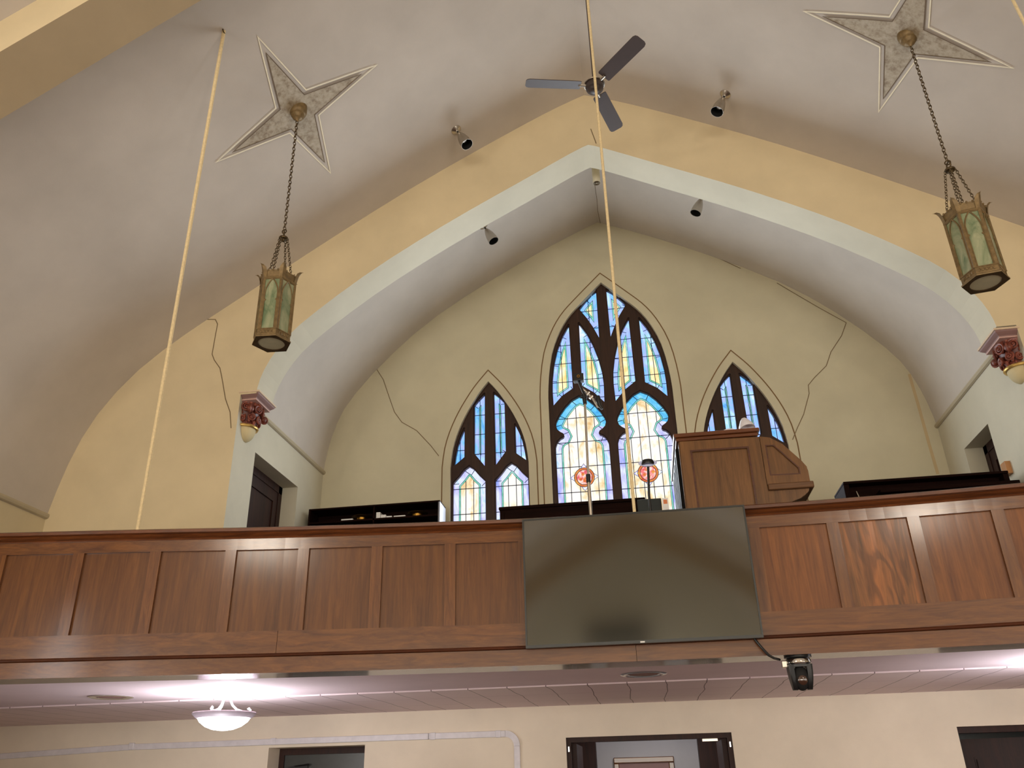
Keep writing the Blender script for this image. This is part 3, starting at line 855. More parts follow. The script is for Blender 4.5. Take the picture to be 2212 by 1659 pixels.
# ------------------------------------------------------------------ semi-flush bowl lights and recessed lights under the gallery
LGT = thing('bowl_light', (-3.505, 7.26, SO), 'lit white glass bowl light hanging under the left side of the gallery', 'ceiling light')
c = Vector((-3.505, 7.26, SO))
bm = B(); lathe(bm, [(0,0),(.085,0),(.09,-.008),(.07,-.02),(.03,-.026),(0,-.026)], c); finish('canopy', bm, 'white', LGT, True)
for kk in range(3):
    a = math.radians(-95+120*kk); dr = Vector((math.cos(a), math.sin(a), 0)); bm = B()
    tube(bm, [c+dr*r+Vector((0,0,z)) for r, z in ((.03,-.02),(.04,-.06),(.06,-.1),(.1,-.135),(.16,-.155),(.2,-.157),(.215,-.14),(.2,-.125),(.19,-.135))], .009, 8)
    finish('arm', bm, 'white', LGT, True)
bm = B(); lathe(bm, [(.245,-.16),(.262,-.158),(.268,-.166),(.262,-.178),(.235,-.202),(.222,-.206),(.222,-.19),(.245,-.168),(.245,-.16)], c, seg=40, caps=False); finish('rim', bm, plain('pewter_rim', (150, 138, 146), .5), LGT, True)
bm = B(); lathe(bm, [(.223,-.2),(.2,-.235),(.15,-.272),(.09,-.295),(.03,-.304),(0,-.305)], c, seg=36, caps=False); finish('glass_bowl', bm, 'lamp', LGT, True)
L2 = copy_tree(LGT); L2.location.x = 3.5; L2['label'] = 'lit white glass bowl light under the right side of the gallery'
for x, y, lab in ((-4.54, 7.17, 'round chrome recessed light in the pink soffit left of the bowl light'), (.106, 7.11, 'round chrome recessed light in the pink soffit below the television')):
    t = thing('recessed_light', (x, y, SO), lab, 'recessed light', 'recessed lights under the gallery'); c = Vector((x, y, SO+.003))
    bm = B(); lathe(bm, [(.183,0),(.186,-.01),(.165,-.016),(.13,-.008),(.125,.0)], c, seg=36, caps=False); finish('ring', bm, 'chrome', t, True)
    bm = B(); lathe(bm, [(0,-.002),(.13,-.002),(.13,-.006),(0,-.012)], c, seg=30); finish('lens_disc', bm, 'mauve', t, True)

# ------------------------------------------------------------------ cable raceway on the entrance wall
t = thing('cable_raceway', (-3.5, YW, .49), 'white plastic cable raceway along the wall under the gallery, turning down beside the middle doorway', 'raceway')
zc0, zc1 = .462, .526
for a, b, da, db in ((-8.1, -5.82, -.085, -.008), (-5.817, -4.1, -.008, -.003), (-4.097, -2.3, -.003, 0), (-2.297, -1.44, 0, 0)):
    bm = B(); loops(bm, [[(x, yy, zz+d) for yy, zz in ((YW-.035, zc0), (YW-.001, zc0), (YW-.001, zc1), (YW-.035, zc1))] for x, d in ((a, da), (b, db))])
    finish('channel', bm, 'white', t, False, .006)
for x in (-5.82, -4.1, -2.25, -1.52):
    bm = B(); box(bm, x-.03, x+.03, YW-.041, YW-.002, zc0-.004, zc1+.004); finish('coupling', bm, 'white', t, False, .005)
bm = B(); ri, ro = .09, .155; cx_, cz_ = -1.44, zc1-ro
rings = [[(cx_+r_*math.sin(PI/2*i/10), yy, cz_+r_*math.cos(PI/2*i/10)) for r_, yy in ((ri, YW-.001), (ro, YW-.001), (ro, YW-.037), (ri, YW-.037))] for i in range(11)]
loops(bm, rings); finish('elbow', bm, 'white', t)
bm = B(); box(bm, cx_+ri, cx_+ro, YW-.035, YW-.001, FL+.05, cz_); finish('channel', bm, 'white', t, False, .006)

# ------------------------------------------------------------------ painted stars and lanterns
def slope_frame(cpt):
    n = vnormal(cpt.x); e1 = Vector((0, 1, 0)); e2 = e1.cross(n).normalized(); return e1, e2, n
def star(cx, cy, label):
    c0 = Vector((cx, cy, zof(nave, cx))); e1, e2, n = slope_frame(c0)
    if e2.x < 0: e2 = -e2
    t = thing('painted_star', tuple(c0), label, 'painted star', 'painted ceiling stars')
    def poly(R, r, off):
        out = []
        for k in range(8):
            a = PI/4*k; q = R if k % 2 == 0 else r*math.sqrt(2)
            p = c0 + e1*q*math.cos(a) + e2*q*math.sin(a)
            z = zof(nave, p.x); out.append(Vector((p.x, p.y, z)) + n*off)
        return out
    def fan_(bm, P, off, mi):
        # follow the vault: subdivide each triangle from the centre
        cen = Vector((c0.x, c0.y, zof(nave, c0.x)))
        for i in range(8):
            a, b = P[i], P[(i+1) % 8]; N = 8
            prev = None
            for j in range(N+1):
                u = j/N; q1, q2 = cen.lerp(a, u), cen.lerp(b, u)
                row = []
                for q in (q1, q2):
                    row.append(bm.verts.new((q.x, q.y, zof(nave, q.x)+n.z*off)))
                if prev: 
                    try: bm.faces.new((prev[0], prev[1], row[1], row[0])).material_index = mi
                    except ValueError: pass
                prev = row
    bm = B(); fan_(bm, poly(.71, .13, 0), .012, 0); finish('star_field', bm, 'starfill', t)
    def outline(R, r, w, off, nm, mt):
        P = poly(R, r, 0); Q = []
        for i in range(8):
            for j in range(6):
                q = P[i].lerp(P[(i+1) % 8], j/6); Q.append(Vector((q.x, q.y, zof(nave, q.x)+n.z*off)))
        bm = B(); ribbon(bm, Q, w, n, 0, True); return finish(nm, bm, mt, t)
    outline(.71, .13, .007, .016, 'dark_line', 'stardark')
    outline(.88, .163, .011, .012, 'white_outline', 'starline')
    return t
star(-2.64, 5.58, 'four-pointed mottled gold star painted on the ceiling around the left lantern')
star(2.76, 5.585, 'four-pointed mottled gold star painted on the ceiling around the right lantern')

def lantern(cx, cy, zb, label):
    t = thing('hanging_lantern', (cx, cy, zb), label, 'lantern', 'hanging hexagonal lanterns'); c = Vector((cx, cy, zb))
    zt = zof(nave, cx)
    R = .150; H0, H1, H2 = .075, .56, .66
    vx = lambda k, r, z, off=0: c+Vector((r*math.cos(PI/3*k+off), r*math.sin(PI/3*k+off), z))
    # canopy cup on the ceiling
    n = Vector((0,0,-1))
    bm = B(); lathe(bm, [(.078,.12),(.08,-.0),(.074,-.03),(.062,-.04),(.06,-.06),(.045,-.075),(.043,-.085),(.02,-.1),(.008,-.12),(0,-.12)], (cx, cy, zt-.02), seg=24, caps=False); finish('canopy', bm, 'bronze', t, True)
    zr = zb+1.03
    bm = B(); chain(bm, (cx, cy, zt-.14), (cx, cy, zr+.09), .04, .0042, .0125); finish('hanging_chain', bm, 'chainm', t, True)
    bm = B(); lathe(bm, [(0,.012),(.036,.012),(.04,.004),(.036,-.006),(.018,-.012),(.012,-.03),(0,-.034)], (cx, cy, zr), seg=18)
    torus(bm, (cx, cy, zr+.045), .03, .006, (1,.3,0), 16, 6); torus(bm, (cx, cy, zr+.075), .02, .005, (.2,1,0), 14, 6)
    finish('hanger', bm, 'chainm', t, True)
    for k_ in range(4):
        a = PI/2*k_+math.radians(-8); bm = B()
        chain(bm, (cx+.036*math.cos(a), cy+.036*math.sin(a), zr), (cx+.115*math.cos(a), cy+.115*math.sin(a), zb+H2-.06), .03, .0034, .0098)
        finish('suspension_chain', bm, 'chainm', t, True)
    # base: hexagonal frame with round hole
    bm = B(); hexa = [(R*1.06*math.cos(PI/3*k_), R*1.06*math.sin(PI/3*k_)) for k_ in range(6)]
    hole = [(.105*math.cos(2*PI*i/28), .105*math.sin(2*PI*i/28)) for i in range(28)]
    tri = tessellate_polygon([[Vector((x, y, 0)) for x, y in hexa], [Vector((x, y, 0)) for x, y in hole]])
    fl = hexa+hole; v0 = [bm.verts.new(c+Vector((x, y, 0))) for x, y in fl]; v1 = [bm.verts.new(c+Vector((x, y, .012))) for x, y in fl]
    for q in tri:
        bm.faces.new([v0[i] for i in q]); bm.faces.new([v1[i] for i in q])
    for off, m in ((0, 6), (6, 28)):
        for i in range(m):
            j = (i+1) % m; bm.faces.new((v0[off+i], v0[off+j], v1[off+j], v1[off+i]))
    finish('bottom_frame', bm, plain('dark_gilt', (70, 50, 26), .55, .5), t)
    bm = B(); lathe(bm, [(0,.006),(.106,.006),(.106,.01),(0,.01)], c, seg=28); finish('bottom_glass', bm, plain('grey_bottom_glass', (170, 164, 136), .35), t)
    # decorated band, pierced crown
    bm = B()
    loops(bm, [[vx(k_, r, z) for k_ in range(6)] for r, z in ((R*1.06,.0),(R*1.07,.01),(R*1.0,.018),(R*1.0,H0-.012),(R*1.05,H0-.006),(R*1.04,H0),(R*.9,H0),(R*.9,.0),(R*1.06,.0))], True, False)
    for k_ in range(6):
        a0, a1 = vx(k_, R*1.0, .045), vx(k_+1, R*1.0, .045)
        for j in range(1, 6): 
            p = a0.lerp(a1, j/6); torus(bm, p, .011, .0035, (p-c-Vector((0,0,.045))), 8, 4)
    finish('bottom_band', bm, 'bronze', t)
    bm = B()
    loops(bm, [[vx(k_, r, z) for k_ in range(6)] for r, z in ((R*.98,H1-.02),(R*1.05,H1-.012),(R*1.05,H1),(R*1.0,H1+.008),(R*.97,H1+.01),(R*.92,H1-.02),(R*.98,H1-.02))], True, False)
    for k_ in range(6):           # scalloped crest between the corners, with pierced holes
        nseg = 12; N = 6
        a0, a1 = vx(k_, R*1.0, H1), vx(k_+1, R*1.0, H1); b0, b1 = vx(k_, R*1.1, H1+.075), vx(k_+1, R*1.1, H1+.075)
        prev = None
        for j in range(nseg+1):
            u = j/nseg; top = b0.lerp(b1, u); bot = a0.lerp(a1, u)
            hgt = .72+.12*abs(math.sin(PI*u*4)); 
            top = bot.lerp(top, hgt)
            cur = [bm.verts.new(bot), bm.verts.new(top)]
            if prev: bm.faces.new((prev[0], cur[0], cur[1], prev[1]))
            prev = cur
        for j in range(1, 4):
            p = a0.lerp(a1, j/4).lerp(b0.lerp(b1, j/4), .82); ball(bm, p, .009, (1,1,1.2), 0, 6, 5)
    finish('crown', bm, 'bronze', t)
    for k_ in range(6):
        a = PI/3*k_; d_ = Vector((math.cos(a), math.sin(a), 0)); s = Vector((-d_.y, d_.x, 0)); bm = B()
        rings = []
        for z, r, w in ((H1-.01, R*.99, .024), (H1+.05, R*1.05, .03), (H1+.085, R*1.12, .026), (H1+.105, R*1.24, .014), (H1+.108, R*1.36, .002)):
            p = c+d_*r+Vector((0,0,z)); rings.append([p+s*w+d_*-.006, p+d_*.006, p-s*w+d_*-.006, p-d_*.01])
        loops(bm, rings); finish('finial', bm, 'bronze', t, True)
        bm = B(); p0, p1 = c+d_*R*.985+Vector((0,0,H0)), c+d_*R*.985+Vector((0,0,H1))
        loops(bm, [[p+s*.014-d_*.006, p+d_*.008, p-s*.014-d_*.006, p-d_*.012] for p in (p0, p1)]); finish('corner_post', bm, 'bronze', t)
        q0, q1 = vx(k_, R*.955, 0), vx(k_+1, R*.955, 0); u = (q1-q0); ln = u.length; u.normalize(); nn = Vector((u.y, -u.x, 0))
        if nn.dot((q0+q1)/2-c) < 0: nn = -nn
        bm = B(); loops(bm, [[q0+Vector((0,0,z)), q1+Vector((0,0,z)), q1+Vector((0,0,z))-nn*.004, q0+Vector((0,0,z))-nn*.004] for z in (H0, H1)])
        g = finish('glass_panel', bm, 'opal', t)
        # arched metal tracery in front of the glass: pointed arch with small cusps
        bm = B(); w = ln/2; mid = (q0+q1)/2+nn*.004
        P = lambda x, z: mid+u*x+Vector((0,0,z))
        hw = w-.018; zs, za = H1-.16, H1-.015; hh = za-zs; Rr = (hw*hw+hh*hh)/(2*hw)
        for s_ in (-1, 1):
            arc = []
            amax = math.asin(min(1, hh/Rr))
            for i in range(9):
                th = amax*i/8; arc.append((s_*(-hw+Rr*(1-math.cos(th))), zs+Rr*math.sin(th)))
            pl = [P(x, z) for x, z in arc]
            tube(bm, pl, .0055, 5)
            tube(bm, [P(-s_*hw, H0), P(-s_*hw, zs)], .006, 5)
            tube(bm, [P(-s_*hw, zs-.045), P(-s_*(hw-.012), zs-.055), P(-s_*hw, zs-.07)], .005, 5)
        o = finish('arch_tracery', bm, 'bronze', t); o.parent = g
    return t
LA = lantern(-2.632, 5.57, 3.246, 'hexagonal gilt lantern with green opal glass hanging on a chain left of the arch')
LA.rotation_euler.z = math.radians(5)
LB = copy_tree(LA); LB.location = (2.79, 5.575, 3.175); LB.rotation_euler.z = math.radians(-10)
LB['label'] = 'hexagonal gilt lantern with green opal glass hanging on a chain right of the arch'

# ------------------------------------------------------------------ spotlights on the vaults
SPOT = None
def spot(p, nrm, aim, label):
    global SPOT
    t = thing('spotlight', tuple(p), label, 'spotlight', 'ceiling spotlights'); n = Vector(nrm).normalized(); a = Vector(aim).normalized()
    bm = B(); lathe(bm, [(0,-.005),(.056,-.005),(.058,.006),(.05,.014),(.02,.03),(.016,.04),(0,.04)], p, n, 24); finish('canopy', bm, 'nickel', t, True)
    j = Vector(p)+n*.055
    bm = B(); tube(bm, [Vector(p)+n*.03, j, j+a*.03], .011, 10); finish('swivel', bm, 'black', t, True)
    s = j+a*.015
    bm = B(); lathe(bm, [(0,0),(.02,.0),(.034,.03),(.05,.08),(.06,.13),(.065,.18),(.066,.215),(.0645,.215),(.063,.18),(.05,.11)], s, a, 24, caps=False); finish('shade', bm, 'nickel', t, True)
    bm = B(); lathe(bm, [(.0646,.2135),(.061,.17),(.05,.12),(0,.12)], s, a, 24, caps=False); finish('lamp_well', bm, 'well', t, True)
    bm = B(); lathe(bm, [(0,.155),(.022,.153),(.032,.143),(.032,.13)], s, a, 16, caps=False); finish('bulb', bm, 'nickel', t, True)
    return t
dn = lambda a, b: (a, -.35 if b else -.35, -1)
p = onvault(985, 280); spot(p, vnormal(p.x), (.5, -.12, -1), 'silver bullet spotlight on the nave ceiling left of the fan')
p = onvault(1567, 203); spot(p, vnormal(p.x), (-.46, -.15, -1), 'silver bullet spotlight on the nave ceiling right of the fan')
p = Vector((-1.42, 8.55, zof(alc, 1.42))); spot(p, vnormal(p.x, alc), (.5, .0, -1), 'silver bullet spotlight on the gallery ceiling left of the arch apex')
p = Vector((1.33, 8.5, zof(alc, 1.33))); spot(p, vnormal(p.x, alc), (-.45, .0, -1), 'silver bullet spotlight on the gallery ceiling right of the arch apex')
# white cylinder at the apex
t = thing('cylinder_downlight', (.055, 8.0, 7.1), 'white cylindrical downlight with ringed grille at the apex behind the arch', 'downlight')
bm = B(); lathe(bm, [(0,.75),(.046,.75),(.046,.01),(.042,0),(0,0)], (.055, 8.0, 6.43), seg=24); finish('cylinder', bm, 'reveal', t, True)
bm = B()
for r_ in (.036, .025, .014): torus(bm, (.055, 8.0, 6.428), r_, .004, (0,0,1), 20, 5)
finish('grille', bm, 'chainm', t, True)

# ------------------------------------------------------------------ ceiling fan
fc = Vector((.127, 5.87, 5.815))
t = thing('ceiling_fan', tuple(fc), 'dark brown three-blade ceiling fan on a long rod below the ridge', 'ceiling fan')
zt = zof(nave, fc.x)
bm = B(); lathe(bm, [(.075,.05),(.075,-.01),(.06,-.05),(.02,-.07),(0,-.07)], (fc.x, fc.y, zt), seg=24, caps=False); finish('canopy', bm, 'fan', t, True)
bm = B(); tube(bm, [(fc.x, fc.y, zt-.05), (fc.x, fc.y, fc.z+.08)], .0145, 12); finish('downrod', bm, 'fan', t, True)
bm = B(); lathe(bm, [(0,.13),(.022,.13),(.03,.1),(.05,.085),(.078,.07),(.083,.05),(.083,.0),(.078,-.012),(.06,-.02),(.055,-.03),(.03,-.042),(0,-.045)], fc, seg=32); finish('motor_housing', bm, 'fan', t, True)
bm = B(); torus(bm, fc+Vector((0,0,.045)), .092, .008, (0,0,1), 30, 8); finish('chrome_ring', bm, 'nickel', t, True)
for k_ in range(3):
    a = math.radians(193+120*k_); e = Vector((math.cos(a), math.sin(a), 0)); s = Vector((-e.y, e.x, 0)); up = Vector((0,0,1))
    pit = math.radians(-14); wv = s*math.cos(pit)+up*math.sin(pit)
    bm = B(); o0 = fc+Vector((0,0,.03))
    ol = [(.13,-.058),(.14,-.066),(.3,-.068),(.61,-.07),(.635,-.06),(.644,-.04),(.644,.04),(.635,.06),(.61,.07),(.3,.068),(.14,.066),(.13,.058)]
    th = s.cross(e)*0+up*.008
    loops(bm, [[o0+e*r+wv*w+th*h for r, w in ol] for h in (0, 1)])
    bl = finish('blade', bm, 'fanb', t)
    bm = B(); tube(bm, [o0+e*.08, o0+e*.15], .012, 8); b2 = finish('blade_iron', bm, 'nickel', t); b2.parent = bl

# ------------------------------------------------------------------ ropes
def rope(a, b, label, r=.011):
    bm = B(); a, b = Vector(a), Vector(b); n_ = 30
    tube(bm, [a.lerp(b, i/n_) + Vector((0,0,-.02*math.sin(PI*i/n_))) for i in range(n_+1)], r, 8)
    t_ = thing('rope', tuple(b), label, 'rope', 'ropes from the ceiling to the gallery rail')
    finish('cord', bm, 'rope', t_, True)
    bm = B(); torus(bm, a+Vector((0,0,-.01)), .018, .005, (1,0,.3), 14, 6); finish('ceiling_hook', bm, 'chainm', t_, True)
    return t_
hk = onvault(484, 66); e_ = onY(297, 1146, yf(-3.7)-.04); e_ = onZ(297, 1146, 1.832)
rope(hk, e_, 'long cream rope from the ceiling hook beside the left star to the gallery rail', .0145)
rope((.133, 5.55, zof(nave, .133)-.01), onY(1370.5, 1106, 6.19), 'cream rope hanging in front of the ceiling fan and middle window down to the television', .0125)
r1 = onvault(2150, -75)
rope(r1, (4.25, yf(4.25)+.02, 1.84), 'cream rope at the upper right edge beside the right lantern')

# ------------------------------------------------------------------ corbels under the arch
def corbel(s, label, dz=0):
    t = thing('corbel', (s*3.78, 7.53, 3.3+dz), label, 'corbel', 'carved corbels carrying the arch')
    X = lambda d: s*(3.78-d)
    def slab(bm, z0, z1, d, e):
        a, b = sorted((X(-.01), X(d))); box(bm, a, b, 7.53-e, 7.53+e, z0+dz, z1+dz)
    bm = B(); slab(bm, 3.715, 3.735, .215, .218); finish('abacus_edge', bm, plain('pale_gilt_edge', (214, 190, 160), .5), t, False, .004)
    bm = B()
    rings = []
    for z, d, e in ((3.715,.205,.21),(3.70,.2,.205),(3.685,.185,.19),(3.672,.17,.175),(3.66,.165,.17)):
        rings.append([(X(-.01), 7.53-e, z+dz), (X(d), 7.53-e, z+dz), (X(d), 7.53+e, z+dz), (X(-.01), 7.53+e, z+dz)])
    loops(bm, rings); finish('abacus', bm, 'mauve', t)
    bm = B(); slab(bm, 3.648, 3.662, .168, .172); finish('abacus_fillet', bm, plain('rose_fillet', (196, 158, 146), .5), t)
    bm = B()
    prof = [(.155,3.65),(.14,3.6),(.118,3.53),(.102,3.46),(.1,3.41)]
    rings = []
    for r_, z in prof:
        rings.append([(X(r_*math.cos(a)*1.0), 7.53+r_*1.05*math.sin(a), z+dz) for a in [(-PI/2)+PI*i/12 for i in range(13)]] + [(X(-.02), 7.53, z+dz)])
    loops(bm, rings)
    rnd = random.Random(5)
    def spiral(cen, nrm, r0, turns=2.0, hand=1):
        nrm = Vector(nrm).normalized(); u = Vector((0,0,1)); v = nrm.cross(u).normalized(); N = 26; P = []
        for i in range(N+1):
            th = hand*2*PI*turns*i/N; r_ = r0*(1-.88*i/N); P.append(cen+(u*math.cos(th)+v*math.sin(th))*r_+nrm*(.012*i/N))
        tube(bm, P, [.012*(1-.5*i/N) for i in range(N+1)], 6)
        ball(bm, cen+nrm*.012, r0*.2, (1,1,1), 0, 8, 6)
    for ang, z, r0, hd in ((-68,3.59,.05,1),(-22,3.585,.055,-1),(30,3.59,.05,1),(70,3.585,.05,-1),(-45,3.49,.042,-1),(0,3.48,.04,1),(48,3.48,.042,1),(-80,3.47,.035,1),(82,3.47,.035,-1)):
        a = math.radians(ang); nr = Vector((-s*math.cos(a), math.sin(a), 0)); rr = .125+(z-3.41)*.17
        spiral(Vector((s*3.78, 7.53, z+dz))+nr*rr, nr, r0, 2.0, hd)
    for ang in (-55, 55):           # corner volutes
        a = math.radians(ang); nr = Vector((-s*math.cos(a), math.sin(a), 0))
        spiral(Vector((s*3.78, 7.53, 3.56+dz))+nr*.2, (nr.y, -nr.x, 0), .06, 1.8, 1)
        ball(bm, Vector((s*3.78, 7.53, 3.555+dz))+nr*.19, .038, (1,1,1), 0, 10, 8)
    for i in range(60):
        a = math.radians(rnd.uniform(-88, 88)); z = rnd.uniform(3.42, 3.64); nr = Vector((-s*math.cos(a), math.sin(a), 0)); rr = .108+(z-3.41)*.2
        ball(bm, Vector((s*3.78, 7.53, z+dz))+nr*rr, rnd.uniform(.009,.017), (1,1,rnd.uniform(1,2.0)), 0, 7, 5)
    finish('carved_leaves', bm, 'maroon', t, True)
    bm = B()
    P = [(X(.118*math.cos(a)), 7.53+.125*math.sin(a), 3.4+dz) for a in [(-PI/2)+PI*i/16 for i in range(17)]]
    tube(bm, P, .016, 8); finish('gilt_ring', bm, 'gilt', t, True)
    bm = B(); rings = []
    for i in range(9):
        u = i/8*PI/2; r_ = .108*math.cos(u); z = 3.4-.15*math.sin(u)
        rings.append([(X(r_*math.cos(a)), 7.53+r_*1.05*math.sin(a), z+dz) for a in [(-PI/2)+PI*k/12 for k in range(13)]] + [(X(-.02), 7.53, z+dz)])
    loops(bm, rings); finish('pendant', bm, 'bulb', t, True)
    return t
corbel(-1, 'carved maroon leaf corbel with gilt ring at the left springing of the arch')
corbel(1, 'carved maroon leaf corbel with gilt ring at the right springing of the arch', -.05)

# ------------------------------------------------------------------ organ console in the gallery
oy = 6.65
org = thing('organ_console', (1.0, 7.1, GF), 'tall light brown wooden organ console with sloping lid behind the gallery rail', 'organ console')
side = [(.56,GF),(.56,2.55),(1.22,2.54),(1.30,2.525),(1.345,2.5),(1.394,2.459),(1.516,2.308),(1.548,2.262),(1.558,2.22),(1.558,2.128),(1.535,2.05),(1.50,2.02),(1.46,1.995),(1.40,1.975),(1.34,1.94),(1.28,1.86),(1.25,1.75),(1.24,GF)]
bm = B(); plate(bm, side, [], oy, oy+.05); finish('side_panel', bm, 'organ', org)
bm = B(); plate(bm, side, [], oy+1.05, oy+1.1); finish('side_panel', bm, 'organ', org)
bm = B(); box(bm, .62, 1.22, oy+.05, oy+1.05, GF, 2.53)
box(bm, 1.2, 1.50, oy+.05, oy+1.05, 2.03, 2.1)
plate(bm, [(1.2,2.1),(1.2,2.52),(1.3,2.50),(1.5,2.27),(1.53,2.12)], [], oy+.05, oy+1.05); finish('case', bm, 'organ_h', org)
def frame_rel(pl, w, d, nm, mt):
    bm = B(); inn2 = inset(pl, w); plate(bm, inset(pl, 0) if False else pl, [inn2], oy-d, oy); return finish(nm, bm, mt, org)
# raised frame of the tall panel (stiles and rails leave the panel recessed)
bm = B(); tall = [(.57,GF+.02),(.57,2.545),(1.215,2.535),(1.215,GF+.02)]; hole = [(.665,1.25),(.655,2.455),(1.115,2.452),(1.115,1.25)]
plate(bm, tall, [hole], oy-.018, oy); finish('panel_frame', bm, 'organ', org)
bm = B(); ribbon(bm, [(x, oy-.019, z) for x, z in hole], .016, (0,-1,0), 0, True); finish('panel_moulding', bm, 'oak_dark', org)
rs = [(1.222,2.538),(1.30,2.523),(1.394,2.457),(1.516,2.306),(1.55,2.25),(1.556,2.12),(1.222,2.12)]
hs = [(1.258,2.455),(1.322,2.452),(1.488,2.245),(1.488,2.195),(1.258,2.2)]
bm = B(); plate(bm, rs, [hs], oy-.014, oy); finish('lid_panel_frame', bm, 'organ', org)
bm = B(); ribbon(bm, [(x, oy-.015, z) for x, z in hs], .01, (0,-1,0), 0, True); finish('lid_panel_moulding', bm, 'oak_dark', org)
bm = B(); box(bm, 1.225, 1.578, oy-.03, oy+1.1, 2.072, 2.125); finish('key_slip', bm, 'organ_h', org, False, .008)
bm = B(); box(bm, .525, 1.225, oy-.045, oy+1.12, 2.575, 2.61); box(bm, .54, 1.21, oy-.03, oy+1.11, 2.545, 2.575); finish('cap', bm, 'oak_rail', org, False, .008)
for k_ in range(5):
    bm = B(); y = oy+.08+k_*.2; box(bm, .535, .56, y, y+.12, GF+.05, 2.52); finish('slat', bm, 'orgslat', org, False, .004)
bm = B(); box(bm, .525, .62, oy+.05, oy+1.05, GF, GF+.06); finish('plinth', bm, 'oak_dark', org)
# desk lamp on the console
t = thing('desk_lamp', (1.02, 6.95, 2.61), 'small white bent-arm lamp standing on top of the organ console', 'lamp')
ly = 6.95; G = lambda a, b: onY(a, b, ly)
bm = B(); lathe(bm, [(0,0),(.05,0),(.05,.012),(.02,.02),(0,.02)], (G(1597,936).x, ly, 2.61), seg=20); finish('base', bm, 'white', t, True)
bm = B(); tube(bm, [(G(1597,936).x, ly, 2.615)] + [G(*p) for p in ((1597,925),(1601,912),(1606,905))], .007, 8); finish('stem', bm, 'white', t, True)
bm = B(); a_, b_ = G(1606,905), G(1615,933); lathe(bm, [(.02,0),(.035,.02),(.06,.07),(.07,.11),(.066,.11),(.03,.03)], a_, (b_-a_)+Vector((0,-.03,0)), 20, caps=False); finish('lamp_shade', bm, 'white', t, True)
bm = B(); pw = [G(1556,937), G(1562,931), G(1572,927), G(1583,927), G(1592,930), G(1597,934)]
for p in pw: p.z = max(p.z, 2.618)
tube(bm, pw, .006, 8); finish('cord', bm, 'white', t, True)

# ------------------------------------------------------------------ microphone stand, lamp on a post, small gallery things
my = 6.56; G = lambda a, b, y=my: onY(a, b, y)
x_m = -.195
t = thing('microphone_stand', (x_m, my, GF), 'tall silver microphone stand with boom and black box head before the middle window', 'microphone stand')
bm = B(); lathe(bm, [(0,0),(.13,0),(.13,.015),(.03,.03),(0,.03)], (x_m, my, GF), seg=28); finish('base', bm, 'blackm', t, True)
p_lo = G(1278,1105); p_mid = G(1271,1035); p_top = G(1263,862)
bm = B(); tube(bm, [(x_m, my, GF+.02), p_mid], .015, 12); finish('lower_tube', bm, 'nickel', t, True)
bm = B(); tube(bm, [p_mid+Vector((0,0,-.05)), p_top], .0105, 12); finish('upper_tube', bm, 'nickel', t, True)
bm = B(); tube(bm, [p_mid+Vector((0,0,-.03)), p_mid+Vector((0,0,.04))], .019, 12); tube(bm, [G(1264,873), G(1261,852)], [.017,.02], 12); tube(bm, [G(1254,858), G(1268,856)], .014, 10); finish('clutch', bm, 'black', t, True)
bm = B(); tube(bm, [G(1256,838), G(1266,846), G(1281,862), G(1292,880)], .0085, 10)
for q in ((1270,850),(1277,858)): tube(bm, [G(q[0]-3,q[1]+3), G(q[0]+3,q[1]-3)], .012, 8)
finish('boom', bm, 'nickel', t, True)
bm = B(); a_ = G(1250,817); box(bm, a_.x-.045, a_.x+.045, my-.03, my+.03, a_.z-.035, a_.z+.035); tube(bm, [a_+Vector((0,0,-.035)), G(1258,842), G(1262,852)], .013, 8); finish('box_head', bm, 'black', t, False, .008)
bm = B(); torus(bm, a_+Vector((0,-.031,.005)), .011, .004, (0,1,0), 16, 6); finish('ring', bm, 'brass', t, True)
bm = B(); tube(bm, [G(1291,856), G(1293,866), G(1296,876), G(1301,884)], [.02,.022,.016,.012], 12); finish('microphone', bm, 'black', t, True)

ly = 6.62; G = lambda a, b, y=ly: onY(a, b, y)
hp = G(1399,999)
t = thing('post_lamp', (hp.x, ly, GF), 'slim black post lamp with domed head and pale disc before the middle window', 'lamp')
bm = B(); lathe(bm, [(0,0),(.11,0),(.11,.012),(.02,.03),(0,.03)], (hp.x-.012, ly, GF), seg=24); finish('base', bm, 'blackm', t, True)
bm = B(); tube(bm, [(hp.x-.012, ly, GF+.02), G(1402,1070), G(1400,1008)], .0105, 10); finish('post', bm, 'black', t, True)
bm = B(); lathe(bm, [(.05,-.022),(.054,-.004),(.046,.016),(.025,.024),(0,.026)], hp, seg=24, caps=False); lathe(bm, [(0,-.004),(.05,-.012),(.05,-.02),(0,-.008)], hp, seg=24); finish('domed_head', bm, 'black', t, True)
bm = B(); lathe(bm, [(0,0),(.07,0),(.078,.004),(.07,.008),(0,.008)], hp+Vector((0,.03,.004)), (0,-.93,.36), 28)
for v in bm.verts: v.co.z = hp.z+.004+(v.co.z-hp.z-.004)*.55
finish('disc', bm, glow('pale_disc', [(214, 206, 226), (236, 230, 244)], .55, 4), t, True)

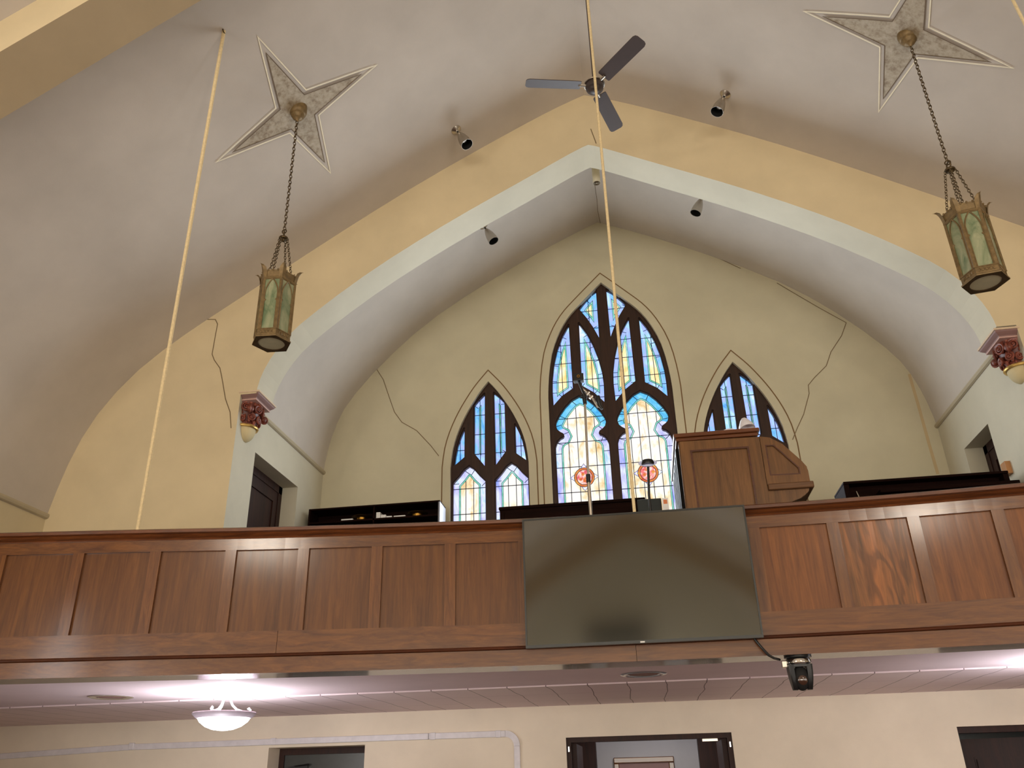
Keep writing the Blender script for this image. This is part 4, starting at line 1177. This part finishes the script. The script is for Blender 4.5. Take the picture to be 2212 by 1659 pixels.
def pew(x0, x1, y, ztop, label, ends=True):
    t = thing('pew', ((x0+x1)/2, y, GF), label, 'pew')
    bm = B(); box(bm, x0, x1, y, y+.04, GF+.35, ztop-.03); finish('backrest', bm, 'darkwood', t)
    bm = B(); box(bm, x0-.01, x1+.01, y-.02, y+.05, ztop-.03, ztop); finish('top_rail', bm, 'darkwood', t, False, .008)
    bm = B(); box(bm, x0, x1, y+.04, y+.45, GF+.4, GF+.44); finish('seat', bm, 'darkwood', t)
    for x in (x0, x1-.04):
        bm = B(); plate(bm, [(0,0)], [], 0, 0) if False else None
        bm = B(); box(bm, x, x+.04, y-.01, y+.48, GF, GF+.62); box(bm, x, x+.04, y-.01, y+.1, GF+.62, ztop-.05); finish('pew_end', bm, 'darkwood', t)
    return t
pew(-1.1, .25, 7.5, 2.355, 'dark stained wooden pew back in front of the middle window')
p0, p1 = onY(1376, 1079, 7.2), onY(1428, 1077, 7.2)
bm = B(); box(bm, p0.x, p1.x, 7.2, 7.26, GF, p0.z); tag(finish('display_board', bm, 'binder', None, False, .006), 'plain dark green board standing upright between the pew and the organ console', 'board')
p0, p1 = onY(1429, 1077, 6.75), onY(1443, 1076, 6.75); pz = onY(1436, 1106, 6.75).z
t = thing('paper_sheet', ((p0.x+p1.x)/2, 6.75, GF), 'white paper card with orange print leaning at the left foot of the organ console', 'paper')
bm = B(); box(bm, p0.x, p1.x, 6.74, 6.75, GF+.0, p0.z); finish('card', bm, 'paper', t)
bm = B(); box(bm, p0.x+.012, p1.x-.01, 6.7385, 6.7405, p0.z-.05, p0.z-.014); finish('printed_patch', bm, 'orange', t)

# dark cabinet on the right of the gallery
t = thing('dark_cabinet', (2.9, 8.1, GF), 'long low dark wooden cabinet with raised ends on the right of the gallery', 'cabinet')
x0, x1, zt = 2.15, 3.634, 2.535; y = 8.0
bm = B(); box(bm, x0, x1, y, y+.45, zt-.025, zt); finish('top', bm, 'darkwood', t, False, .006)
bm = B(); box(bm, x0+.03, x1-.03, y+.12, y+.16, GF, zt-.025); finish('front_panel', bm, 'darkwood', t)
for a in (x0, x1-.05):
    bm = B(); box(bm, a, a+.05, y+.01, y+.44, GF, zt-.025); finish('end_panel', bm, 'darkwood', t, False, .006)
bm = B(); box(bm, x0+.3, x1+.05, y-.06, y+.12, 2.385, 2.42); finish('ledge', bm, 'darkwood', t, False, .006)
bm = B(); tube(bm, [(x0+.13, y+.1, 2.46), (x0+.17, y+.06, 2.2)], .008, 8); finish('support_rod', bm, 'nickel', t, True)
bm = B(); box(bm, AX-.05, AX+.004, 8.22, 8.33, 2.575, 2.70); tag(finish('wooden_box', bm, plain('light_wood_box', (176, 124, 76), .5), None, False, .004), 'small light wooden box fixed to the gallery side wall beside the right door', 'box')

# open bookcase on the left with offering plates and papers
sx0, sx1, sy, szt = -3.70, -2.09, 9.2, 3.03
t = thing('bookcase', ((sx0+sx1)/2, 9.35, GF), 'long dark open bookcase against the gallery back wall left of the windows', 'bookcase')
shz = 2.865
bm = B(); box(bm, sx0, sx1, sy, sy+.3, szt-.018, szt); finish('top', bm, 'darkwood', t)
for a in (sx0, sx1-.02):
    bm = B(); box(bm, a, a+.02, sy, sy+.3, GF, szt-.018); finish('side_panel', bm, plain('shelf_side_window_lit', (120, 120, 130), .35) if a > -3 else 'darkwood', t)  # right side paler: bluish window light is put into its colour
bm = B(); box(bm, sx0+.02, sx1-.02, sy+.28, sy+.3, GF, szt-.018); finish('back_panel', bm, 'darkwood', t)
for z in (shz, shz-.35, shz-.7, GF+.3):
    bm = B(); box(bm, sx0+.02, sx1-.02, sy+.005, sy+.28, z-.02, z); finish('shelf', bm, 'darkwood', t)
xd = onY(807, 1110, sy).x
bm = B(); box(bm, xd-.008, xd+.008, sy+.005, sy+.28, GF+.3, szt-.018); finish('divider', bm, 'darkwood', t)
def offering(px, py, label):
    x = onY(px, py, sy+.15).x
    t = thing('offering_plate', (x, sy+.15, shz), label, 'offering plate', 'brass offering plates')
    c = (x, sy+.15, shz)
    bm = B(); lathe(bm, [(0,0),(.062,0),(.068,.006),(.07,.05),(.066,.05),(.062,.01),(0,.008)], c, seg=28, caps=False); finish('bowl', bm, 'brass', t, True)
    bm = B(); lathe(bm, [(.066,.05),(.12,.056),(.128,.062),(.126,.066),(.07,.054)], c, seg=32, caps=False); finish('rim', bm, plain('dark_brass_rim', (96, 72, 40), .35, .9), t, True)
    bm = B(); lathe(bm, [(0,.009),(.06,.009),(.06,.012),(0,.012)], c, seg=20); finish('felt_pad', bm, 'felt', t)
offering(782, 1118, 'brass offering plate in the left bay of the dark bookcase')
offering(902, 1110, 'brass offering plate in the right bay of the dark bookcase')
def pbox(px0, px1, h, nm, label, cat, d=.14, yoff=.05):
    a, b = onY(px0, 1120, sy+yoff).x, onY(px1, 1120, sy+yoff).x
    bm = B(); box(bm, a, b, sy+yoff, sy+yoff+d, shz, shz+h); tag(finish(nm, bm, 'paper', None, False, .003), label, cat)
pbox(737, 762, .03, 'paper_stack', 'white paper stack left of the plate in the left bookcase bay', 'paper stack')
pbox(812, 821, .085, 'white_carton', 'small white carton beside the divider in the right bookcase bay', 'box')
pbox(822, 833, .05, 'white_carton', 'low white carton second from the divider in the right bookcase bay', 'box')
pbox(834, 846, .03, 'paper_stack', 'flat white paper stack beside the low carton in the right bookcase bay', 'paper stack')
pbox(850, 875, .028, 'paper_stack', 'wide white paper stack just left of the plate in the right bookcase bay', 'paper stack')

# ------------------------------------------------------------------ light
def lamp(kind, name, loc, energy, col, **kw):
    l = bpy.data.lights.new(name, kind); l.energy = energy; l.color = col
    o = bpy.data.objects.new(name, l); C.objects.link(o); o.location = loc
    for k_, v in kw.items():
        if k_ == 'aim': o.rotation_euler = (Vector(v)-Vector(loc)).to_track_quat('-Z', 'Y').to_euler()
        else: setattr(l, k_, v)
    return o
lamp('AREA', 'sanctuary_light', (0, -11.3, .3), 660, (1, .94, .86), shape='RECTANGLE', size=9, size_y=2.2, aim=(0, 4, 4.4))
lamp('AREA', 'chancel_light', (0, -13.6, -.5), 420, (1, .96, .9), shape='RECTANGLE', size=5, size_y=1.5, aim=(0, -15, 4.5))
for s in (-1, 1):
    for y in (-8.4, -5, -1.6, 1.8):
        lamp('AREA', 'nave_window_light', (s*5.6, y, 1.0), 66, (1, .98, .96), shape='RECTANGLE', size=1.5, size_y=2.4, aim=(0, y+1.5, 2.2))
    lamp('POINT', 'nave_lantern_lamp', (s*4.0, -3.4, 4.15), 210, (1, .9, .76), shadow_soft_size=.22)
for cx, w, h, e in ((-.02, 1.3, 2.6, 84), (-1.6, .8, 1.5, 30), (1.55, .8, 1.5, 30)):
    lamp('AREA', 'gallery_window_light', (cx, YW-.12, 3.6), e, (.84, .92, 1), shape='RECTANGLE', size=w, size_y=h, aim=(cx, 0, 3.4))
for x in (-3.505, 3.5):
    lamp('POINT', 'bowl_lamp', (x, 7.26, SO-.17), 46, (.93, .93, 1), shadow_soft_size=.06)
    lamp('POINT', 'under_gallery_fill', (x, 7.1, SO-.78), 32, (.97, .95, 1), shadow_soft_size=.12)  # added fill below each bowl, out of view, to brighten the soffit
lamp('POINT', 'vestibule_fill', (.2, 11.0, .95), 26, (.95, .95, 1), shadow_soft_size=.15)  # unseen fill added so the grey vestibule wall shows
lamp('POINT', 'vestibule_fill', (4.6, 11.6, .8), 10, (.9, .95, 1), shadow_soft_size=.15)  # another unseen added fill, beyond the right doorway
w = bpy.data.worlds.new('world'); bpy.context.scene.world = w; w.use_nodes = True
w.node_tree.nodes['Background'].inputs[0].default_value = (.8, .85, 1, 1); w.node_tree.nodes['Background'].inputs[1].default_value = .3

sc = bpy.context.scene
sc.view_settings.view_transform = 'Standard'; sc.view_settings.look = 'None'; sc.view_settings.exposure = 0; sc.view_settings.gamma = 1
try:
    sc.cycles.use_denoising = True; sc.cycles.max_bounces = 8; sc.cycles.diffuse_bounces = 5; sc.cycles.sample_clamp_indirect = 6
except Exception: pass
# lift everything from eye-relative heights to heights above the church floor
for o in list(sc.objects):
    if o.parent is None: o.location.z += EYE
for o in sc.objects:
    if '_o' in o: del o['_o']
